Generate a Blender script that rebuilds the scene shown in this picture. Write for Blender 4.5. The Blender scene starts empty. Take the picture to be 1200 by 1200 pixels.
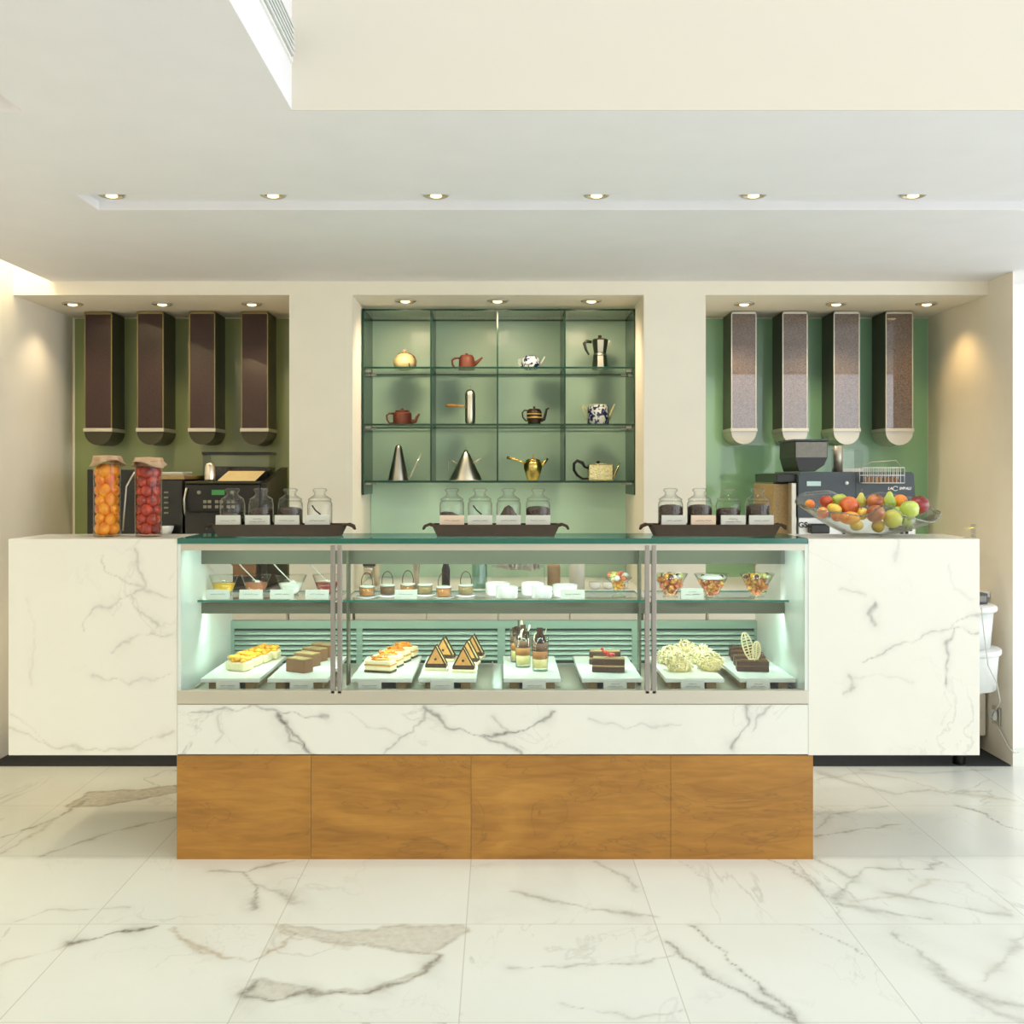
import bpy, math, random
import numpy as np
from mathutils import Vector, Matrix
random.seed(7)
SC = bpy.context.scene
COL = SC.collection
PI = math.pi
F = 1233.0; CX = 586.0; CY = 558.0; H = 1.42
def X(px, Y): return (px - CX) * Y / F
def Z(py, Y): return H + (CY - py) * Y / F

# ------------------------------------------------------------------ materials
def lin(c):
    c = c / 255.0
    return c / 12.92 if c <= 0.04045 else ((c + 0.055) / 1.055) ** 2.4
def rgb(r, g, b): return (lin(r), lin(g), lin(b), 1.0)

class NT:
    def __init__(s, name):
        s.m = bpy.data.materials.new(name); s.m.use_nodes = True
        s.t = s.m.node_tree; s.t.nodes.clear()
        s.out = s.t.nodes.new('ShaderNodeOutputMaterial')
    def n(s, typ, ins=None, **props):
        nd = s.t.nodes.new(typ)
        for k, v in props.items(): setattr(nd, k, v)
        for k, v in (ins or {}).items():
            if isinstance(v, bpy.types.NodeSocket): s.t.links.new(v, nd.inputs[k])
            else: nd.inputs[k].default_value = v
        return nd
    def math(s, op, a, b=0.0, c=0.0):
        nd = s.n('ShaderNodeMath', {0: a, 1: b}, operation=op)
        if op in ('MULTIPLY_ADD', 'SMOOTH_MIN', 'SMOOTH_MAX'): nd.inputs[2].default_value = c
        return nd.outputs[0]
    def mix(s, fac, a, b, blend='MIX'):
        nd = s.n('ShaderNodeMix', data_type='RGBA', blend_type=blend)
        for i, v in ((0, fac), (6, a), (7, b)):
            if isinstance(v, bpy.types.NodeSocket): s.t.links.new(v, nd.inputs[i])
            else: nd.inputs[i].default_value = v
        return nd.outputs[2]
    def ramp(s, fac, stops):
        nd = s.n('ShaderNodeValToRGB', {0: fac}); e = nd.color_ramp.elements
        while len(e) < len(stops): e.new(0.5)
        for i, (p, c) in enumerate(stops): e[i].position = p; e[i].color = c
        return nd.outputs[0]
    def surf(s, sock): s.t.links.new(sock, s.out.inputs[0]); return s.m

def pbr(name, col, rough=0.5, metal=0.0, coat=0.0, noise=0.0, nscale=30, bump=0.0, emis=None, es=0.0, trans=0.0, sss=0.0, stretch=None):
    t = NT(name)
    b = t.n('ShaderNodeBsdfPrincipled', {'Roughness': rough, 'Metallic': metal, 'Coat Weight': coat, 'Coat Roughness': 0.04})
    tc = t.n('ShaderNodeTexCoord').outputs['Object']
    if stretch: tc = t.n('ShaderNodeMapping', {'Vector': tc, 'Scale': stretch}).outputs[0]
    nz = t.n('ShaderNodeTexNoise', {'Vector': tc, 'Scale': nscale, 'Detail': 5.0})
    if noise > 0:
        d = tuple(max(0, c * (1 - noise)) for c in col[:3]) + (1,); l = tuple(min(1, c * (1 + noise)) for c in col[:3]) + (1,)
        c = t.ramp(nz.outputs['Fac'], [(0.3, d), (0.7, l)])
        t.t.links.new(c, b.inputs['Base Color'])
    else: b.inputs['Base Color'].default_value = col
    if bump > 0:
        bp = t.n('ShaderNodeBump', {'Strength': bump, 'Distance': 0.01, 'Height': nz.outputs['Fac']})
        t.t.links.new(bp.outputs[0], b.inputs['Normal'])
    if emis: b.inputs['Emission Color'].default_value = emis; b.inputs['Emission Strength'].default_value = es
    if trans: b.inputs['Transmission Weight'].default_value = trans
    if sss: b.inputs['Subsurface Weight'].default_value = sss; b.inputs['Subsurface Radius'].default_value = (0.01, 0.008, 0.005)
    return t.surf(b.outputs[0])

def thin_glass(name, tint=(0.97, 0.99, 0.98, 1), k=1.0, rough=0.0, base=0.0, rim=0.0):
    t = NT(name)
    fc = t.n('ShaderNodeLayerWeight', {'Blend': 0.5}).outputs['Facing']
    f = t.math('MINIMUM', t.math('ADD', t.math('MULTIPLY', t.math('POWER', fc, 4.0), 0.55 * k), 0.018 + base), 0.9)
    tc_ = t.mix(t.math('MULTIPLY', t.math('POWER', fc, 2.5), rim), tint, (.25, .29, .27, 1)) if rim else tint
    tr = t.n('ShaderNodeBsdfTransparent', {'Color': tc_}).outputs[0]
    gl = t.n('ShaderNodeBsdfGlossy', {'Color': (1, 1, 1, 1), 'Roughness': rough}).outputs[0]
    return t.surf(t.n('ShaderNodeMixShader', {0: f, 1: tr, 2: gl}).outputs[0])

def marble(name, base, vein, vs=1.0, rough=0.2, scale=1.6, amt=0.5, tiles=False, seed=0.0, tan=(0.42, 0.36, 0.26, 1)):
    t = NT(name)
    pos = t.n('ShaderNodeNewGeometry').outputs['Position']
    co = t.n('ShaderNodeMapping', {'Vector': pos, 'Location': (seed, seed * .7, seed * .3)}).outputs[0]
    if tiles:
        sx = t.n('ShaderNodeSeparateXYZ', {0: pos})
        tx = t.math('DIVIDE', t.math('ADD', sx.outputs[0], 0.107 + 6.0), 0.6)
        ty = t.math('DIVIDE', t.math('ADD', sx.outputs[1], -3.335 + 6.0), 0.6)
        cx_, cy_ = t.math('FLOOR', tx), t.math('FLOOR', ty)
        cell = t.n('ShaderNodeCombineXYZ', {0: cx_, 1: cy_, 2: 0.0}).outputs[0]
        wn = t.n('ShaderNodeTexWhiteNoise', {'Vector': cell}).outputs['Color']
        off = t.n('ShaderNodeVectorMath', {0: wn, 1: (9, 9, 9)}, operation='MULTIPLY').outputs[0]
        co = t.n('ShaderNodeVectorMath', {0: pos, 1: off}, operation='ADD').outputs[0]
    def ridge(sc, w, dist, shift):
        m = t.n('ShaderNodeMapping', {'Vector': co, 'Location': (shift, shift, shift), 'Rotation': (0, 0, 0.6 + shift * .2), 'Scale': (1.0, 0.55, 1.0)}).outputs[0]
        nz = t.n('ShaderNodeTexNoise', {'Vector': m, 'Scale': sc, 'Detail': 7.0, 'Roughness': 0.55, 'Distortion': dist}).outputs['Fac']
        d = t.math('ABSOLUTE', t.math('SUBTRACT', nz, 0.5))
        return t.n('ShaderNodeMapRange', {0: d, 1: 0.0, 2: w, 3: 1.0, 4: 0.0}, interpolation_type='SMOOTHSTEP').outputs[0]
    def mask(sc, lo, hi, shift):
        m = t.n('ShaderNodeMapping', {'Vector': co, 'Location': (shift, 3, shift)}).outputs[0]
        nz = t.n('ShaderNodeTexNoise', {'Vector': m, 'Scale': sc, 'Detail': 2.0}).outputs['Fac']
        return t.n('ShaderNodeMapRange', {0: nz, 1: lo, 2: hi, 3: 0.0, 4: 1.0}).outputs[0]
    v1 = t.math('MULTIPLY', ridge(scale, 0.010 * vs, 0.6, 1.3), mask(scale * .9, 0.48, 0.68, 5.0))
    v2 = t.math('MULTIPLY', ridge(scale * 2.4, 0.012 * vs, 0.9, 4.1), mask(scale * 1.5, 0.52, 0.75, 9.0))
    v3 = t.math('MULTIPLY', ridge(scale * .8, 0.08 * vs, 0.4, 1.3), mask(scale * .7, 0.5, 0.8, 5.0))
    v = t.math('MULTIPLY', t.math('ADD', t.math('ADD', v1, t.math('MULTIPLY', v2, 0.55)), t.math('MULTIPLY', v3, 0.25)), amt)
    nz = t.n('ShaderNodeTexNoise', {'Vector': co, 'Scale': 3.0, 'Detail': 3.0}).outputs['Fac']
    b2 = tuple(c * 0.93 for c in base[:3]) + (1,)
    c = t.mix(nz, base, b2)
    c = t.mix(v, c, vein)
    at = t.n('ShaderNodeAttribute', attribute_name='vein').outputs['Color']
    s3 = t.n('ShaderNodeSeparateColor', {0: at})
    fine = t.n('ShaderNodeTexNoise', {'Vector': pos, 'Scale': 38.0, 'Detail': 6.0, 'Roughness': 0.65}).outputs['Fac']
    fm = t.n('ShaderNodeMapRange', {0: fine, 1: 0.3, 2: 0.65, 3: 0.45, 4: 1.1}).outputs[0]
    c = t.mix(t.math('MULTIPLY', s3.outputs[1], fm), c, tan)
    c = t.mix(t.math('MULTIPLY', s3.outputs[0], fm), c, vein)
    ro = rough
    if tiles:
        def edge(a):
            f = t.math('FRACT', a); m = t.math('MINIMUM', f, t.math('SUBTRACT', 1.0, f))
            return t.math('LESS_THAN', m, 0.0028)
        e = t.math('MAXIMUM', edge(tx), edge(ty))
        c = t.mix(t.math('MULTIPLY', e, 0.42), c, rgb(150, 140, 118))
        wv = t.n('ShaderNodeTexWhiteNoise', {'Vector': cell}).outputs['Value']
        c = t.mix(t.math('MULTIPLY', wv, 0.06), c, rgb(200, 196, 180))
    b = t.n('ShaderNodeBsdfPrincipled', {'Base Color': c, 'Roughness': ro})
    return t.surf(b.outputs[0])

def wood(name, c1, c2, c3, rough=0.35):
    t = NT(name)
    pos = t.n('ShaderNodeNewGeometry').outputs['Position']
    oi = t.n('ShaderNodeObjectInfo').outputs['Random']
    mp = t.n('ShaderNodeMapping', {'Vector': pos, 'Scale': (1.0, 1.0, 2.6)}).outputs[0]
    mp = t.n('ShaderNodeVectorMath', {0: mp, 1: t.n('ShaderNodeCombineXYZ', {0: t.math('MULTIPLY', oi, 7.0), 1: 0.0, 2: t.math('MULTIPLY', oi, 3.0)}).outputs[0]}, operation='ADD').outputs[0]
    n1 = t.n('ShaderNodeTexNoise', {'Vector': mp, 'Scale': 1.6, 'Detail': 4.0, 'Distortion': 1.4}).outputs['Fac']
    n2 = t.n('ShaderNodeTexNoise', {'Vector': t.n('ShaderNodeMapping', {'Vector': mp, 'Scale': (2.0, 1, 5.0), 'Rotation': (0, 0.5, 0)}).outputs[0], 'Scale': 3.0, 'Detail': 6.0, 'Distortion': 0.8}).outputs['Fac']
    a = t.ramp(n1, [(0.3, c1), (0.5, c2), (0.72, c3)])
    bb = t.ramp(n2, [(0.35, c1), (0.65, c3)])
    c = t.mix(0.35, a, bb)
    d = t.math('ABSOLUTE', t.math('SUBTRACT', n1, 0.47))
    st = t.n('ShaderNodeMapRange', {0: d, 1: 0.0, 2: 0.006, 3: 0.35, 4: 0.0}).outputs[0]
    c = t.mix(st, c, rgb(92, 66, 34))
    b = t.n('ShaderNodeBsdfPrincipled', {'Base Color': c, 'Roughness': rough, 'Coat Weight': 0.25, 'Coat Roughness': 0.2})
    return t.surf(b.outputs[0])

def speck(name, c1, c2, scale, rough=0.5, coat=0.0, bump=0.0):
    t = NT(name)
    tc = t.n('ShaderNodeTexCoord').outputs['Object']
    vo = t.n('ShaderNodeTexVoronoi', {'Vector': tc, 'Scale': scale})
    f = t.n('ShaderNodeSeparateColor', {0: vo.outputs['Color']}).outputs[0]
    c = t.mix(f, c1, c2)
    b = t.n('ShaderNodeBsdfPrincipled', {'Base Color': c, 'Roughness': rough, 'Coat Weight': coat, 'Coat Roughness': 0.02, 'Coat IOR': 1.85 if coat == 1 else 1.5})
    if bump:
        t.t.links.new(t.n('ShaderNodeBump', {'Strength': bump, 'Distance': 0.004, 'Height': vo.outputs['Distance']}).outputs[0], b.inputs['Normal'])
    return t.surf(b.outputs[0])

def two_tone(name, c1, c2, scale, lo, hi, rough=0.35, coat=0.0, stretch=(1, 1, 1), dist=0.5):
    t = NT(name)
    tc = t.n('ShaderNodeTexCoord').outputs['Object']
    oi = t.n('ShaderNodeObjectInfo').outputs['Random']
    mp = t.n('ShaderNodeMapping', {'Vector': tc, 'Scale': stretch}).outputs[0]
    mp = t.n('ShaderNodeVectorMath', {0: mp, 1: t.n('ShaderNodeCombineXYZ', {0: oi, 1: oi, 2: oi}).outputs[0]}, operation='ADD').outputs[0]
    nz = t.n('ShaderNodeTexNoise', {'Vector': mp, 'Scale': scale, 'Detail': 3.0, 'Distortion': dist}).outputs['Fac']
    c = t.ramp(nz, [(lo, c1), (hi, c2)])
    b = t.n('ShaderNodeBsdfPrincipled', {'Base Color': c, 'Roughness': rough, 'Coat Weight': coat, 'Coat Roughness': 0.05})
    return t.surf(b.outputs[0])

def emit(name, col, s):
    t = NT(name)
    return t.surf(t.n('ShaderNodeEmission', {'Color': col, 'Strength': s}).outputs[0])

M = {}
M['wall'] = pbr('wall_paint', rgb(246, 238, 222), 0.7, noise=0.015, nscale=6, bump=0.03)
M['ceil'] = pbr('ceiling_paint', rgb(238, 236, 240), 0.75, noise=0.015, nscale=5)
M['voidpaint'] = pbr('void_paint', rgb(226, 219, 204), 0.75)
M['white'] = pbr('white_paint', rgb(242, 240, 236), 0.5)
M['floor'] = marble('floor_marble', rgb(229, 233, 227), rgb(128, 126, 114), tiles=True, rough=0.2, scale=1.5, amt=0.34)
M['marbleW'] = marble('counter_marble', rgb(240, 237, 226), rgb(142, 140, 132), rough=0.18, scale=1.9, amt=0.28, seed=3.0)
M['marbleF'] = marble('case_marble', rgb(240, 239, 230), rgb(120, 118, 112), rough=0.15, scale=2.2, amt=0.35, seed=11.0)
M['marbleS'] = marble('side_marble', rgb(228, 236, 228), rgb(168, 184, 176), rough=0.25, scale=3.0, amt=0.3, seed=21.0)
M['wood'] = wood('honey_veneer', rgb(142, 94, 28), rgb(166, 113, 38), rgb(190, 136, 54))
M['dark_floor'] = pbr('dark_rubber', rgb(36, 40, 44), 0.85, noise=0.2, nscale=80)
M['green_l'] = pbr('pale_green_glass', rgb(198, 228, 206), 0.35, coat=0.12)
M['green_r'] = pbr('green_glass_panel', rgb(146, 196, 156), 0.3, coat=0.8)
M['green_k'] = pbr('olive_green_panel', rgb(146, 158, 104), 0.3, coat=0.6)
M['edge'] = pbr('glass_edge', rgb(12, 58, 42), 0.2)
M['edge_teal'] = pbr('glass_edge_teal', rgb(3, 100, 84), 0.12, coat=0.5)
M['pane'] = thin_glass('clear_pane', (0.97, 0.99, 0.98, 1), 0.6)
M['greenpane'] = thin_glass('green_tinted_pane', (0.965, 0.988, 0.976, 1), 0.6)
M['topglass'] = thin_glass('counter_top_glass', (0.80, 0.93, 0.88, 1), 1.0)
M['glass'] = thin_glass('jar_glass', (0.97, 0.98, 0.97, 1), 1.7, 0.02, 0.01, 1.0)
M['bowlglass'] = thin_glass('bowl_glass', (0.97, 0.98, 0.96, 1), 1.5, 0.02, 0.01, .8)
M['steel'] = pbr('brushed_steel', rgb(196, 192, 180), 0.3, 1.0, noise=0.04, nscale=60, stretch=(1, 1, 30))
M['alu'] = pbr('anodised_metal', rgb(206, 200, 186), 0.42, 0.75)
M['mullion'] = pbr('mullion_metal', rgb(158, 152, 146), 0.4, 0.6)
M['rail'] = pbr('case_rail', rgb(104, 104, 88), 0.5, 0.4)
M['louvre'] = pbr('louvre_metal_greenlit', rgb(160, 188, 172), 0.4, 0.35)  # green cast of the case lamps painted into the metal colour
M['gap'] = pbr('dark_gap', rgb(58, 74, 66), 0.8)
M['chrome'] = pbr('polished_steel', rgb(240, 232, 214), 0.3, 1.0)
M['brass'] = pbr('polished_brass', rgb(230, 202, 120), 0.26, 1.0, noise=0.08, nscale=60)
M['silver'] = pbr('silver_gilt', rgb(226, 212, 160), 0.26, 1.0, noise=0.1, nscale=70, bump=0.3)
M['greypane'] = pbr('grey_plastic', rgb(138, 134, 126), 0.6, noise=0.1, nscale=60)
M['black'] = pbr('black_plastic', rgb(24, 23, 20), 0.35)
M['blackbox'] = pbr('black_machine', rgb(28, 26, 20), 0.3, coat=0.2)
M['charcoal'] = pbr('charcoal_machine', rgb(66, 74, 80), 0.4)
M['tray'] = pbr('dark_brown_tray', rgb(58, 34, 20), 0.8, noise=0.15, nscale=30)
M['terra'] = pbr('terracotta', rgb(118, 60, 42), 0.55, noise=0.08)
M['knobw'] = pbr('warm_wood', rgb(190, 138, 76), 0.5)
M['cream'] = pbr('cream_glaze', rgb(236, 214, 160), 0.3, noise=0.05)
M['vine'] = pbr('brown_vine', rgb(140, 98, 56), 0.6)
M['brownpot'] = pbr('dark_brown_glaze', rgb(58, 42, 28), 0.2)
M['gold'] = pbr('gold_band', rgb(206, 168, 92), 0.3)
M['bluewhite'] = two_tone('blue_willow_glaze', rgb(34, 46, 92), rgb(226, 230, 232), 45, 0.48, 0.53, 0.2, 0.3)
M['rattan'] = pbr('rattan', rgb(214, 206, 160), 0.6)
M['bone'] = pbr('white_card', rgb(206, 206, 196), 0.7)
M['cardpink'] = pbr('peach_card', rgb(222, 200, 178), 0.7)
M['ink'] = pbr('ink', rgb(92, 92, 96), 0.7)
M['beans'] = speck('coffee_beans', rgb(30, 22, 16), rgb(72, 52, 38), 140, 0.5, bump=0.6)
M['silofill'] = speck('beans_behind_glass', rgb(50, 36, 30), rgb(120, 96, 82), 260, 0.35, coat=1.0)
M['silofill_k'] = speck('dark_beans_behind_glass', rgb(34, 12, 8), rgb(60, 26, 16), 260, 0.7, coat=0.5)
M['bronze'] = pbr('bronze_trim', rgb(150, 136, 92), 0.35, 0.8)
M['siloside'] = pbr('silo_side_metal', rgb(76, 72, 54), 0.35, 0.6)
M['paper'] = pbr('kraft_paper', rgb(176, 148, 118), 0.75, noise=0.1, nscale=20, bump=0.2)
M['porcelain'] = pbr('porcelain', rgb(246, 246, 242), 0.15, coat=0.4)
M['board'] = pbr('white_board', rgb(236, 240, 232), 0.25)
M['plastic'] = pbr('white_plastic', rgb(226, 228, 226), 0.35)
M['cable'] = pbr('white_cable', rgb(206, 206, 198), 0.5)
M['bulb'] = emit('bulb_glow', (1.0, 0.72, 0.38, 1), 2.6)
M['tube'] = emit('tube_glow', (0.9, 1.0, 0.95, 1), 6.0)
M['lcd'] = pbr('lcd', rgb(168, 190, 184), 0.2, emis=rgb(170, 200, 190), es=0.3)
M['greenled'] = pbr('green_led', rgb(60, 110, 60), 0.3, emis=rgb(60, 150, 70), es=0.35)
M['button'] = pbr('grey_button', rgb(150, 146, 124), 0.5)
M['sponge'] = pbr('pale_sponge', rgb(244, 230, 184), 0.8, noise=0.06, nscale=120, bump=0.4)
M['mango'] = two_tone('mango_glaze', rgb(236, 148, 16), rgb(252, 196, 40), 40, 0.35, 0.65, 0.2, 0.6)
M['orange'] = two_tone('orange_glaze', rgb(214, 112, 20), rgb(246, 170, 50), 50, 0.35, 0.65, 0.2, 0.6)
M['choc'] = pbr('chocolate', rgb(74, 46, 30), 0.4, noise=0.15, nscale=80, bump=0.2)
M['milkchoc'] = pbr('milk_chocolate', rgb(132, 92, 62), 0.5, noise=0.1, nscale=80)
M['caramel'] = pbr('caramel', rgb(196, 128, 66), 0.4, noise=0.08)
M['beigetop'] = pbr('praline_top', rgb(176, 146, 98), 0.5, noise=0.15, nscale=100)
M['pastry'] = pbr('golden_pastry', rgb(220, 160, 88), 0.6, noise=0.12, nscale=90)
M['whitechoc'] = pbr('white_chocolate', rgb(250, 236, 192), 0.45, noise=0.04, nscale=40)
M['custard'] = pbr('custard', rgb(236, 218, 150), 0.35)
M['yellowsauce'] = pbr('yellow_sauce', rgb(236, 184, 30), 0.2, coat=0.4)
M['brownsauce'] = pbr('brown_sauce', rgb(172, 96, 48), 0.25, coat=0.4)
M['creamsauce'] = pbr('white_cream', rgb(240, 242, 230), 0.3)
M['redsauce'] = pbr('red_sauce', rgb(150, 52, 40), 0.2, coat=0.5)
M['berry'] = pbr('red_berry', rgb(206, 40, 34), 0.15, coat=0.5)
M['fruitmix'] = two_tone('fruit_salad', rgb(176, 84, 34), rgb(246, 196, 76), 60, 0.35, 0.65, 0.3, 0.4)
M['melon'] = pbr('pink_melon', rgb(240, 128, 88), 0.35, coat=0.3)
M['kiwi'] = pbr('pale_melon', rgb(236, 226, 140), 0.35, coat=0.3)
M['plum'] = pbr('dark_grape', rgb(96, 34, 34), 0.25, coat=0.4)
M['peach'] = two_tone('preserved_peach', rgb(206, 98, 22), rgb(244, 180, 48), 22, 0.3, 0.7, 0.25, 0.5)
M['redfruit'] = two_tone('preserved_plum', rgb(104, 22, 24), rgb(206, 74, 44), 22, 0.35, 0.75, 0.25, 0.5)
M['syrup_o'] = thin_glass('orange_syrup', (1.0, 0.92, 0.76, 1), 1.3, 0, 0, .8)
M['syrup_r'] = thin_glass('red_syrup', (1.0, 0.86, 0.80, 1), 1.3, 0, 0, .8)
for nm, a, b in (('f_red', (168, 34, 30), (222, 120, 60)), ('f_green', (150, 180, 60), (196, 212, 104)), ('f_yellow', (226, 190, 50), (246, 220, 110)),
                 ('f_orange', (230, 120, 30), (248, 160, 60)), ('f_dark', (110, 26, 30), (160, 50, 46)), ('f_russet', (150, 76, 50), (206, 130, 70)),
                 ('f_mango', (214, 70, 36), (244, 180, 60)), ('f_pear', (196, 196, 76), (224, 216, 116))):
    M[nm] = two_tone(nm, rgb(*a), rgb(*b), 14, 0.35, 0.65, 0.3, 0.3)

# ------------------------------------------------------------------ mesh builder
class G:
    def __init__(s): s.v = []; s.f = []; s.mi = []; s.sm = []; s.m = 0
    def add(s, vs, fs, smooth=False):
        o = len(s.v); s.v += [tuple(p) for p in vs]
        for f in fs: s.f.append(tuple(i + o for i in f)); s.mi.append(s.m); s.sm.append(smooth)
        return s
    def box(s, x0, x1, y0, y1, z0, z1, rot=None, at=None):
        vs = [(x, y, z) for z in (z0, z1) for y in (y0, y1) for x in (x0, x1)]
        if rot is not None:
            c, n = math.cos(rot), math.sin(rot)
            vs = [(x * c - y * n, x * n + y * c, z) for x, y, z in vs]
        if at: vs = [(x + at[0], y + at[1], z + at[2]) for x, y, z in vs]
        return s.add(vs, [(0, 2, 3, 1), (4, 5, 7, 6), (0, 1, 5, 4), (2, 6, 7, 3), (0, 4, 6, 2), (1, 3, 7, 5)])
    def lathe(s, prof, cx=0, cy=0, n=24, cz=0, sx=1, sy=1, smooth=True, rot=None):
        vs = []; fs = []
        for r, z in prof:
            for k in range(n):
                a = 2 * PI * (k + 0.5) / n
                vs.append((cx + r * math.cos(a) * sx, cy + r * math.sin(a) * sy, cz + z))
        m = len(prof)
        for i in range(m - 1):
            for k in range(n):
                k2 = (k + 1) % n
                fs.append((i * n + k, i * n + k2, (i + 1) * n + k2, (i + 1) * n + k))
        if prof[0][0] > 1e-4: fs.append(tuple(reversed(range(n))))
        if prof[-1][0] > 1e-4: fs.append(tuple((m - 1) * n + k for k in range(n)))
        s.add(vs, fs, smooth); return s
    def tube(s, pts, r, n=8, cap=True, flat=1.0):
        pts = [Vector(p) for p in pts]; rs = r if isinstance(r, (list, tuple)) else [r] * len(pts)
        vs = []; fs = []; up = None
        for i, p in enumerate(pts):
            d = (pts[min(i + 1, len(pts) - 1)] - pts[max(i - 1, 0)]).normalized()
            if up is None: up = Vector((0, 0, 1)) if abs(d.z) < 0.9 else Vector((0, 1, 0))
            a = d.cross(up)
            if a.length < 1e-5: a = d.cross(Vector((1, 0, 0)))
            a.normalize(); b = a.cross(d).normalized(); up = b
            for k in range(n):
                t = 2 * PI * k / n
                vs.append(p + a * math.cos(t) * rs[i] + b * math.sin(t) * rs[i] * flat)
        m = len(pts)
        for i in range(m - 1):
            for k in range(n):
                k2 = (k + 1) % n
                fs.append((i * n + k, i * n + k2, (i + 1) * n + k2, (i + 1) * n + k))
        if cap: fs.append(tuple(reversed(range(n)))); fs.append(tuple((m - 1) * n + k for k in range(n)))
        s.add(vs, fs, True); return s
    def prism(s, poly, y0, y1, axis='y'):
        n = len(poly)
        def p(a, b, c): return (a, c, b) if axis == 'y' else ((a, b, c) if axis == 'z' else (c, a, b))
        vs = [p(a, b, y0) for a, b in poly] + [p(a, b, y1) for a, b in poly]
        fs = [tuple(range(n)), tuple(reversed(range(n, 2 * n)))] + [(i, i + n, (i + 1) % n + n, (i + 1) % n) for i in range(n)]
        s.add(vs, fs); return s
    def ball(s, c, r, n=12, m=8, sx=1, sy=1, sz=1):
        prof = [(max(1e-5, r * math.sin(PI * i / m)), -r * math.cos(PI * i / m) * sz) for i in range(m + 1)]
        return s.lathe(prof, c[0], c[1], n, c[2], sx, sy)
    def jitter(s, amt, i0=0):
        for i in range(i0, len(s.v)):
            s.v[i] = tuple(c + random.uniform(-amt, amt) for c in s.v[i])
        return s
    def build(s, name, mats, parent=None, bevel=0.0, solid=0.0, sub=0, seg=2):
        me = bpy.data.meshes.new(name); me.from_pydata(s.v, [], s.f)
        if not isinstance(mats, (list, tuple)): mats = [mats]
        for m in mats: me.materials.append(m)
        me.polygons.foreach_set('material_index', s.mi); me.polygons.foreach_set('use_smooth', s.sm)
        me.update()
        import bmesh
        bm = bmesh.new(); bm.from_mesh(me); bmesh.ops.recalc_face_normals(bm, faces=bm.faces); bm.to_mesh(me); bm.free()
        o = bpy.data.objects.new(name, me); COL.objects.link(o)
        if parent: o.parent = parent
        if solid: md = o.modifiers.new('solid', 'SOLIDIFY'); md.thickness = solid; md.offset = 0
        if bevel: md = o.modifiers.new('bevel', 'BEVEL'); md.width = bevel; md.segments = seg; md.limit_method = 'ANGLE'; md.angle_limit = 0.6
        if sub: md = o.modifiers.new('sub', 'SUBSURF'); md.levels = sub; md.render_levels = sub
        return o

def thing(name, label, cat, loc=(0, 0, 0), rz=0.0, group=None):
    o = bpy.data.objects.new(name, None); COL.objects.link(o)
    o.location = loc; o.rotation_euler = (0, 0, rz); o.empty_display_size = 0.05
    o['label'] = label; o['category'] = cat
    if group: o['group'] = group
    return o
def tag(o, label, cat, group=None, loc=None, rz=None):
    o['label'] = label; o['category'] = cat
    if group: o['group'] = group
    if loc is not None: o.location = loc
    if rz is not None: o.rotation_euler = (0, 0, rz)
    return o
def struct(o): o['kind'] = 'structure'; return o
def stuffp(o): o['kind'] = 'stuff'; return o
def dup(root, loc, label, rz=None, group=None):
    def cp(o, p):
        c = o.copy(); COL.objects.link(c); c.parent = p
        for ch in [k for k in COL.objects if k.parent is o]: cp(ch, c)
        return c
    kids = {}
    r = cp(root, None); r.location = loc; r['label'] = label
    if rz is not None: r.rotation_euler = (0, 0, rz)
    if group: r['group'] = group
    return r
ORD = ['first', 'second', 'third', 'fourth', 'fifth', 'sixth', 'seventh', 'eighth']
def text_mesh(name, s, size, mat, parent, loc, bold=0.0, shear=0.0):
    cu = bpy.data.curves.new(name, 'FONT'); cu.body = s; cu.size = size; cu.align_x = 'CENTER'; cu.align_y = 'CENTER'; cu.extrude = 0.0006; cu.offset = bold; cu.shear = shear
    tmp = bpy.data.objects.new(name + '_c', cu); COL.objects.link(tmp)
    bpy.context.view_layer.update()
    me = bpy.data.meshes.new_from_object(tmp.evaluated_get(bpy.context.evaluated_depsgraph_get()))
    bpy.data.objects.remove(tmp)
    me.materials.clear(); me.materials.append(mat)
    o = bpy.data.objects.new(name, me); COL.objects.link(o); o.parent = parent
    o.rotation_euler = (PI / 2, 0, 0); o.location = loc
    return o

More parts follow.
